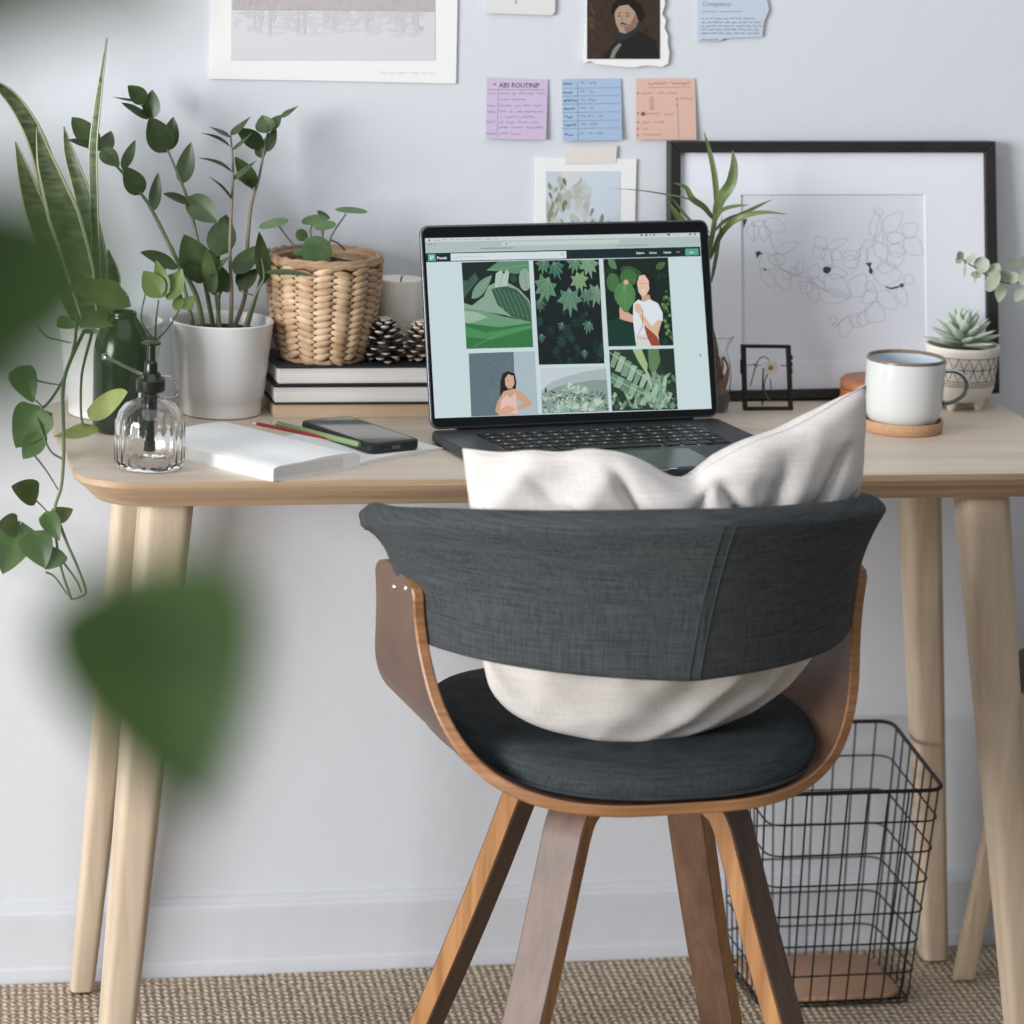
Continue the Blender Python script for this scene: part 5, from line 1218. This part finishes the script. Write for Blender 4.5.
mb = MB(); mb.lathe([(0, .0705), (RP-.005, .0695), (RP-.0045, .067)], SC, 28); mb.build('soil', m_pebble, su)
def succleaf(a, el, L_, w, base):
    out = V((math.cos(a)*math.cos(el), math.sin(a)*math.cos(el), math.sin(el))); sd = V((-math.sin(a), math.cos(a), 0)); nn = sd.cross(out)*-1
    if nn.z < 0: nn = -nn
    rows = []
    for i in range(9):
        t = i/8; hw = w/2*(max(0, math.sin(PI*(.12+.88*t**1.25)))**.75) if t < 1 else .0002; th = hw*.36
        c = base+out*(L_*t)+nn*(L_*.12*t*t)
        rows.append([c+sd*(math.cos(q)*hw)+nn*(math.sin(q)*th+(.12*hw*abs(math.cos(q)))) for q in [2*PI*k_/10 for k_ in range(10)]])
    mb = MB(); mb.grid(rows, closed_u=True, capa=True, capb=True); mb.build('leaf', m_succ, su, angle=80)
top = SC+V((0, 0, .074))
for i in range(34):
    t = i/33; a = i*2.39996+.4; el = .02+1.25*t**1.25; L_ = .053-.024*t; succleaf(a, el, L_, .0175-.008*t, top+V((0, 0, .004+.018*t)))

# ================================================================== STOOL, EUCALYPTUS
STC = V((.768, -.17, ZR))
st_ = thing('stool', 'stool with a dark round seat and pale ply legs, just right of the desk', 'stool', STC)
mb = MB(); mb.lathe([(0, .385), (.150, .385), (.160, .389), (.166, .399), (.164, .411), (.154, .418), (0, .421)], STC, 56); mb.build('seat', m_stool, st_, angle=60)
for fx, fy, tx, ty in ((.572, -.142, .622, -.15), (.98, -.06, .91, -.10), (.78, -.34, .80, -.26), (.80, -.03, .81, -.09)):
    Fp = V((fx, fy, ZR+.002)); Tp = V((tx, ty, ZR+.389)); rows = []; dd = (Tp-Fp).normalized(); rad_ = V((Fp.x-STC.x, Fp.y-STC.y, 0)).normalized(); tan_ = V((-rad_.y, rad_.x, 0))
    for t in (0, .008, .02, 1):
        k_ = (.6, .85, 1, 1.25)[(0, .008, .02, 1).index(t)]; c = Fp.lerp(Tp, t)
        rows.append([c+tan_*(x*k_)+rad_*y for x, y in rrect(-.0105, -.013, .0105, .013, .003, 2)])
    mb = MB(); mb.grid(rows, closed_u=True, capa=True, capb=True); mb.build('leg', m_ply, st_, angle=50)
EC = V((.835, -.16, ZR+.4205))
eu = thing('eucalyptus_in_vase', 'silvery eucalyptus sprig reaching in from the right edge above the succulent', 'plant', EC)
mb = MB(); mb.lathe([(0, 0), (.040, 0), (.044, .004), (.052, .06), (.048, .13), (.026, .19), (.021, .215), (.025, .235), (.022, .235), (.018, .215), (.02, .19), (0, .18)], EC, 40); mb.build('vase', m_white_pot, eu, angle=60)
es = [EC+V((0, 0, .17)), EC+V((-.005, 0, .24)), EC+V((-.05, .01, .37)), EC+V((-.13, .02, .49)), ony(1055, 262, -.13), ony(1030, 278, -.13), ony(1008, 283, -.13), ony(990, 277, -.13), ony(976, 268, -.13), ony(966, 262, -.13), ony(961, 257, -.13)]
mb = MB(); pp = smoothpath(es, 6); mb.tube(pp, [.0022-.0015*i/len(pp) for i in range(len(pp))], 8); mb.build('stem', m_stem_b, eu)
ze = ZM(940, 230, 10.24)
def el_(b0, t0, w, Y=-.13, n_=(-.2, -.9, .3), sh='oval'):
    mb = MB(); p0, p1_ = ze([b0, t0]); leaf(mb, ony(*p0, Y), ony(*p1_, Y-.006), w*1.3/10.24/855, sh, n_, -.05, .12); mb.build('leaf', m_euc, eu, angle=80)
el_((235, 300), (180, 225), 70); el_((215, 280), (170, 342), 60); el_((240, 350), (382, 234), 62, n_=(-.1, -.7, .8)); el_((255, 345), (244, 495), 36, n_=(-.9, -.4, 0))
el_((355, 400), (500, 310), 130, sh='round'); el_((370, 420), (372, 500), 90); el_((350, 410), (362, 556), 38, n_=(-.9, -.4, 0))
el_((480, 500), (612, 345), 120, n_=(-.2, -.9, .3)); el_((475, 490), (600, 560), 190, -.14, sh='round'); el_((640, 545), (598, 745), 100, sh='ovate')
el_((690, 530), (790, 440), 110); el_((680, 520), (600, 430), 90, -.12); el_((770, 330), (680, 308), 60, -.15); el_((1000, 320), (765, 345), 110, -.15); el_((830, 560), (900, 440), 130, -.14); el_((860, 590), (770, 735), 90); el_((900, 600), (1010, 680), 120, -.14)

# ================================================================== CHAIR
CO = V((-.027, -.580, ZR)); CRZ = math.radians(5)
ch = thing('armchair', 'mid-century armchair with slate fabric wrap-around back and bent walnut ply frame, at the desk', 'chair', CO, CRZ)
MC_ = WM[ch.name]
TH = 100
def sstep(a, b_, x): x = min(1, max(0, (x-a)/(b_-a))); return x*x*(3-2*x)
def backpt(th, t, off):
    tt = max(0, t)
    """centre sheet of the backrest at angle th (deg, 0 = rear), t bottom..top, off = outward offset"""
    q = abs(th)/TH; zt = .788-.062*q**1.7; zb = .610+.003*math.sin(q*3)+.088*sstep(.74, 1.02, q)**1.3
    z = zb+(zt-zb)*t; fl = (.030+.011*q**4)*tt**2.6+.004*t; a = math.radians(th)
    ra, rbb = .2360+fl, .222+fl*.75
    bu = 1+.05*math.sin(2*a)**2; rbb = rbb-.016+.038*max(0, 1-abs(th-(4.5*t-1.5))/60); p = V((ra*bu*math.sin(a), -rbb*bu*math.cos(a), z-ZR)); n = V((math.sin(a)/ra, -math.cos(a)/rbb, 0)).normalized()
    sl = ((.030+.011*q**4)*2.6*tt**1.6+.004)/(zt-zb); n2 = V((n.x, n.y, -sl)).normalized()
    return p+n2*off
rows = []; NT = 60
for i in range(NT+1):
    th = -TH+2*TH*i/NT; e_ = 1-abs(th)/TH; hw = .0155*(sstep(-.02, .05, e_)*.75+.25)
    loop = []
    for k_ in range(13): loop.append(backpt(th, .035+.93*k_/12, hw))
    for k_ in range(1, 12): a = PI*k_/12; loop.append(backpt(th, .965+.07*math.sin(a)*.6, hw*math.cos(a)))
    for k_ in range(13): loop.append(backpt(th, .965-.93*k_/12, -hw))
    for k_ in range(1, 12): a = PI*k_/12; loop.append(backpt(th, .035-.07*math.sin(a)*.6, -hw*math.cos(a)))
    rows.append(loop)
mb = MB(); mb.grid(rows, closed_u=True, capa=True, capb=True); bkr = mb.build('backrest', m_fab, ch, local=True, angle=75)
bkr.data.set_sharp_from_angle(angle=math.radians(11.5))
for e_ in bkr.data.edges:
    v0, v1 = [bkr.data.vertices[q].co for q in e_.vertices]
    if not (abs((v0+v1).x) < .03 and v0.y < -.15 and abs((v1-v0).z) > .006): e_.use_edge_sharp = False
for dth in (-1.3, 1.3):
    mb = MB(); mb.tube([backpt(dth-1.5+4.5*k_/14, .02+.96*k_/14, .0158) for k_ in range(15)], .0007, 6); mb.build('back_seam', m_seam, bkr, local=True)
mb = MB()
mb.tube([backpt(-TH+2+(2*TH-4)*k_/60, .92, .0157) for k_ in range(61)], .0005, 5); mb.build('edge_seam', m_seam, bkr, local=True)
# bent ply shell
half = [(0, .4675), (.05, .4676), (.095, .4690), (.135, .473), (.170, .483), (.198, .500), (.219, .526), (.233, .558), (.2405, .594), (.2450, .626), (.2480, .654), (.2502, .682)]
prof_ = [V((-x, 0, z-ZR)) for x, z in half[::-1]]+[V((x, 0, z-ZR)) for x, z in half[1:]]
prof_ = smoothpath(prof_, 4); n_ = len(prof_); cum = [0]
for i in range(1, n_): cum.append(cum[-1]+(prof_[i]-prof_[i-1]).length)
tot = cum[-1]; T_ = .0062; rows = []
for i, p in enumerate(prof_):
    u = abs(2*cum[i]/tot-1); t_ = (prof_[min(i+1, n_-1)]-prof_[max(i-1, 0)]).normalized(); nn = V((-t_.z, 0, t_.x))
    yr = -.2330+.145*sstep(.10, .92, u)**1.15; yf = .210-.150*sstep(.25, .93, u)
    k_ = min(1, max(0, (u-.945)/.055)); m_ = (yr+yf)/2; sh = (.45+.55*math.sqrt(max(0, 1-k_*k_))); m2_ = m_-.010*k_; yr = m2_+(yr-m_)*sh; yf = m2_+(yf-m_)*sh
    loop = []
    b_ = .0018
    for y, o in ((yr+b_, -T_), (yf-b_, -T_), (yf, -T_+b_), (yf, T_-b_), (yf-b_, T_), (yr+b_, T_), (yr, T_-b_), (yr, -T_+b_)):
        loop.append(p+nn*o+V((0, y, 0)))
    rows.append(loop)
mb = MB(); mb.grid(rows, closed_u=True, capa=True, capb=True)
for q in range(len(mb.f)):
    if q < (n_-1)*8 and (q % 8) in (1, 2, 3, 5, 6, 7): mb.mi[q] = 1
    if q >= (n_-1)*8: mb.mi[q] = 1
mb.build('bent_shell', [m_walnut_x, m_oakx], ch, local=True, angle=30)
for sx in (-1, 1):
    for yy in (-.060, -.016):
        zb_ = .656-yy*.22-ZR; mb = MB(); mb.tube([(sx*(.244), yy, zb_), (sx*.2552, yy, zb_), (sx*.2566, yy, zb_)], [.0042, .0042, .0028], 14); mb.build('bolt', m_chrome, ch, local=True)
# seat pad
rows = []; 
for r, z in ((.0, .4750), (.80, .4750), (.95, .4755), (.995, .4790), (1.0, .4870), (.985, .4990), (.94, .5075), (.85, .5125), (.5, .516), (.2, .517), (.0, .517)):
    rr = max(r, .002); lp = []
    for j in range(64):
        a = 2*PI*j/64; c, s = math.cos(a), math.sin(a); k_ = (abs(c)**2.4+abs(s)**2.4)**(-1/2.4)
        lp.append(V((.006+.204*k_*c*rr, -.010+.2225*k_*s*rr, z-ZR+.013*(abs(c)**3)*(rr**4))))
    rows.append(lp)
mb = MB(); mb.grid(rows, closed_u=True, capa=True, capb=True); sp_ = mb.build('seat', m_fab_d, ch, local=True, angle=60)
pts = []
for j in range(97):
    a = 2*PI*j/96; c, s = math.cos(a), math.sin(a); k_ = (abs(c)**2.4+abs(s)**2.4)**(-1/2.4); pts.append(V(((.006+.2045*k_*c), -.010+.223*k_*s, .4800-ZR+.013*abs(c)**3)))
mb = MB(); mb.tube(pts, .0022, 6); mb.build('piping', m_fab_d, sp_, local=True)
# legs
for az in (41, 131, 221, 311):
    a = math.radians(az); rd = V((math.cos(a), math.sin(a), 0)); tg = V((-rd.y, rd.x, 0))
    path = smoothpath([V((r, 0, z)) for r, z in ((.02, .4230), (.06, .4230), (.096, .4212), (.118, .412), (.130, .394), (.140, .366), (.174, .27), (.208, .18), (.244, .09), (.280, .001))], 5)
    rows = []; N_ = len(path)
    for i, p in enumerate(path):
        t_ = (path[min(i+1, N_-1)]-path[max(0, i-1)]).normalized(); o_ = V((-t_.z, 0, t_.x)); f_ = i/(N_-1); w = .0255-.0025*f_; th_ = .0125-.0015*f_; b_ = .0018
        if i == N_-1: p = p.copy(); o_ = V((1, 0, 0))
        loop = []
        for x, y in ((-w+b_, -th_), (w-b_, -th_), (w, -th_+b_), (w, th_-b_), (w-b_, th_), (-w+b_, th_), (-w, th_-b_), (-w, -th_+b_)):
            q = p+o_*y; loop.append(rd*q.x+V((.025, 0, q.z))+tg*x)
        rows.append(loop)
    mb = MB(); mb.grid(rows, closed_u=True, capa=True, capb=True)
    for q in range((N_-1)*8):
        if (q % 8) in (2, 6): mb.mi[q] = 1
    mb.build('leg', [m_walnut, m_oak], ch, local=True, angle=30)
mb = MB(); mb.prism(rrect(-.05, -.05, .05, .05, .01, 3), .4352-ZR, .4613-ZR); mb.build('mounting_plate', m_black, ch, local=True)

# ================================================================== CUSHION
MCi = MC_.inverted()
def surf(lx, z): return -.125-.16*(z-.5)+1.15*lx*lx
def onpillow(x, y):
    d = ray(x, y)
    def g(t): q = MCi @ (CAM+d*t); return q.y-surf(q.x, q.z)
    a, b_ = 3.0, 4.3
    for _ in range(50):
        c = (a+b_)/2
        if g(c) < 0: a = c
        else: b_ = c
    return MCi @ (CAM+d*a)
def resample(P, n):
    P = smoothpath(P, 6); cum = [0]
    for i in range(1, len(P)): cum.append(cum[-1]+(P[i]-P[i-1]).length)
    out = []
    for k_ in range(n+1):
        s = cum[-1]*k_/n; j = 0
        while j < len(P)-2 and cum[j+1] < s: j += 1
        f_ = (s-cum[j])/max(1e-9, cum[j+1]-cum[j]); out.append(P[j].lerp(P[j+1], min(1, f_)))
    return out
NU, NV_ = 80, 60
topc = resample([onpillow(*q) for q in ((463, 449), (500, 453), (530, 451), (560, 453), (585, 451), (605, 451.5), (630, 456), (650, 465), (670, 476), (690, 480), (705, 468), (725, 456), (755, 441), (788, 429), (815, 415), (843, 398), (866, 385))], NU)
botc = resample([onpillow(*q) for q in ((484, 664), (492, 690), (512, 712), (545, 728), (585, 737), (625, 740), (665, 737), (705, 728), (745, 712), (772, 692), (795, 668))], NU)
lefc = resample([onpillow(*q) for q in ((463, 449), (467, 480), (472, 520), (478, 580), (481, 630), (484, 664))], NV_)
rigc = resample([onpillow(*q) for q in ((866, 385), (861, 430), (856, 480), (848, 540), (834, 600), (818, 640), (795, 668))], NV_)
def coons(u, v, i, j):
    return topc[i]*(1-v)+botc[i]*v+lefc[j]*(1-u)+rigc[j]*u-(topc[0]*(1-u)*(1-v)+topc[-1]*u*(1-v)+botc[0]*(1-u)*v+botc[-1]*u*v)
def thick(u, v, side):
    e = (max(0, 4*u*(1-u))**.42)*(max(0, 4*v*(1-v))**.36); base = .052*e
    w = noise.noise(V((u*3.2, v*2.2, 4+side)))*.014*e-abs(noise.noise(V((u*6+v*3, v*2.2, 9+side))))*.020*e-abs(noise.noise(V((u*4-v*6+3, v*3+u*2, 1+side))))*.012*e
    # folds radiating from the dip in the top edge
    for (cu, cv, an, ln, am) in ((.56, 0, 1.25, .5, .010), (.56, 0, 2.1, .45, .009), (.30, 0, 1.1, .35, .007), (.93, .1, 2.2, .5, .006), (.12, .05, .9, .35, .005), (.75, .05, 1.9, .4, .005)):
        du, dv = u-cu, v-cv; al = du*math.cos(an)+dv*math.sin(an); ac = -du*math.sin(an)+dv*math.cos(an)
        if 0 < al < ln: w -= 2.4*am*math.exp(-(ac/.018)**2)*math.sin(PI*al/ln)*min(1, e*2)
    return base+w
cu = thing('cushion', 'cream linen cushion stuffed into the armchair, its top corners standing above the back', 'cushion', MC_ @ V((0, -.13, .5)))
mb = MB(); A = []; B2 = []
for j in range(NV_+1):
    ra, rb2 = [], []
    for i in range(NU+1):
        u, v = i/NU, j/NV_; p = coons(u, v, i, j); nrm = V((2.3*p.x, -1, -.16)).normalized()
        f1 = thick(u, v, 0)*(.85 if v > .3 else 1); f2 = thick(u, v, 3)
        ra.append(MC_ @ (p+nrm*f1)); rb2.append(MC_ @ (p-nrm*f2*1.25))
    A.append(ra); B2.append(rb2)
mb.grid(A); mb.grid([r[::-1] for r in B2])
cob = mb.build('cushion_cover', m_cream, cu, angle=80)
bmx = bmesh.new(); bmx.from_mesh(cob.data); bmesh.ops.remove_doubles(bmx, verts=bmx.verts, dist=.0006); bmesh.ops.recalc_face_normals(bmx, faces=bmx.faces); bmx.to_mesh(cob.data); bmx.free()
for p in cob.data.polygons: p.use_smooth = True
mb = MB(); loop = topc+rigc[1:]+botc[::-1][1:]+lefc[::-1][1:]; mb.tube([MC_ @ q for q in loop], .0009, 6); mb.build('edge_seam', m_cream, cu)

# ================================================================== WIRE BASKET
wb = thing('wire_basket', 'black wire waste basket with a tan board in its bottom, under the desk at right', 'basket', (.368, -.14, ZR))
bq = [V((.280, -.216, ZR+.004)), V((.478, -.216, ZR+.004)), V((.476, -.052, ZR+.004)), (V((.282, -.052, ZR+.004)))]
tq = [V((.262, -.268, .303)), V((.482, -.268, .303)), V((.493, -.030, .320)), V((.262, -.030, .322))]
def wq_(t, off=0): return [bq[i].lerp(tq[i], t) for i in range(4)]
def hoop(t, r, rad=.022, n=6):
    q = wq_(t); pts = []
    for i in range(4):
        c = q[i]; a = (q[i-1]-c).normalized(); b_ = (q[(i+1) % 4]-c).normalized()
        for k_ in range(n+1):
            s = k_/n; pts.append((c+a*rad)*(1-s)**2+c*2*s*(1-s)+(c+b_*rad)*s*s)
    pts.append(pts[0]); return pts
NH = 8
for k_ in range(NH):
    t = k_/(NH-1)
    mb = MB(); mb.tube(hoop(t, 0), .0026 if k_ == NH-1 else .0012, 8); mb.build('rim' if k_ == NH-1 else 'hoop', m_wire, wb)
for (i0, i1, j0, j1, n) in ((0, 1, 3, 2, 8), (1, 2, 0, 3, 7)):
    for k_ in range(n):
        s = (k_+.75)/(n+.5); a_t = tq[i0].lerp(tq[i1], s); a_b = bq[i0].lerp(bq[i1], s); b_b = bq[j0].lerp(bq[j1], s); b_t = tq[j0].lerp(tq[j1], s)
        dz = V((0, 0, .0016 if i0 == 0 else -.0010))
        mb = MB(); mb.tube([a_t, a_b+V((0, 0, .004)), a_b.lerp(b_b, .02)+dz, b_b.lerp(a_b, .02)+dz, b_b+V((0, 0, .004)), b_t], .0012, 6); mb.build('upright', m_wire, wb)
mb = MB(); mb.prism(rrect(.288, -.208, .470, -.058, .026, 6), ZR+.0065, ZR+.0125, bev=.0015); tag(mb.build('base_board', m_tan, wb, angle=50), 'tan wooden base board')

# ================================================================== FOREGROUND PLANT (close to the camera, out of focus)
FX = atd(-420, 500, .95)
fp_ = thing('foreground_plant', 'large blurred green leaves of a tall plant close to the camera at left', 'plant', (FX.x, FX.y, ZR))
mb = MB(); mb.lathe([(0, 0), (.10, 0), (.105, .01), (.13, .20), (.135, .22), (.12, .22), (.115, .19), (0, .19)], V((FX.x, FX.y, ZR)), 40); mb.build('pot', m_terra, fp_, angle=50)
mb = MB(); stem = smoothpath([V((FX.x, FX.y, .19)), V((FX.x-.02, FX.y, .6)), V((FX.x, FX.y, 1.1)), atd(-420, 500, .95), atd(-400, 0, .9), atd(-380, -300, .85)], 6); mb.tube(stem, [.009-.005*i/len(stem) for i in range(len(stem))], 10); mb.build('stem', m_stem, fp_)
def big(b0, t0, w, D, D2, sh='heart', n=None, mt_=None, dr=-.05, sd=0):
    mb = MB(); B_ = atd(*b0, D); T = atd(*t0, D2); leaf(mb, B_, T, w/3600*D, sh, n or -fwd, dr, .12, seg=14, side=sd); l = mb.build('leaf', mt_ or m_fore, fp_, angle=80)
    near = min(stem, key=lambda q: (q-B_).length); mb = MB(); mb.tube(smoothpath([near, near.lerp(B_, .5)+V((0, 0, .01)), B_], 5), [.0016]*10+[.0010], 6); mb.build('leaf_stalk', m_stem, l)
big((136, 578), (202, 816), 222, .90, .90, 'heart', mt_=leafmat('fore_leaf_mid', rgb(50, 76, 32), rgb(74, 104, 46), .6))
big((-190, 310), (140, 262), 250, .50, .50, 'round')
big((-130, 190), (40, 450), 200, .52, .52, 'ovate')
big((-150, 2), (66, -24), 150, .56, .56, 'round')
big((20, -90), (190, -2), 140, .60, .60, 'ovate', mt_=leafmat('fore_leaf_light', rgb(92, 126, 52), rgb(124, 152, 74)))

# ================================================================== LIGHT
w = bpy.data.worlds.new('world'); scene.world = w; w.use_nodes = True
bg = w.node_tree.nodes['Background']; bg.inputs[0].default_value = (.84, .90, 1.0, 1); bg.inputs[1].default_value = .19
def area(name, loc, tgt, sx, sy, power, col):
    l = bpy.data.lights.new(name, 'AREA'); l.shape = 'RECTANGLE'; l.size = sx; l.size_y = sy; l.energy = power; l.color = col
    o = bpy.data.objects.new(name, l); COL.objects.link(o); o.location = loc
    o.rotation_euler = (V(tgt)-V(loc)).to_track_quat('-Z', 'Y').to_euler()
area('window_daylight', (-6.0, -3.7, 1.7), (0, -.35, .75), 2.9, 2.5, 600, (.985, .99, 1.0))
area('ceiling_bounce', (-.3, -1.9, 3.1), (-.2, -1.2, 0), 3.2, 2.6, 36, (.95, .975, 1.0))
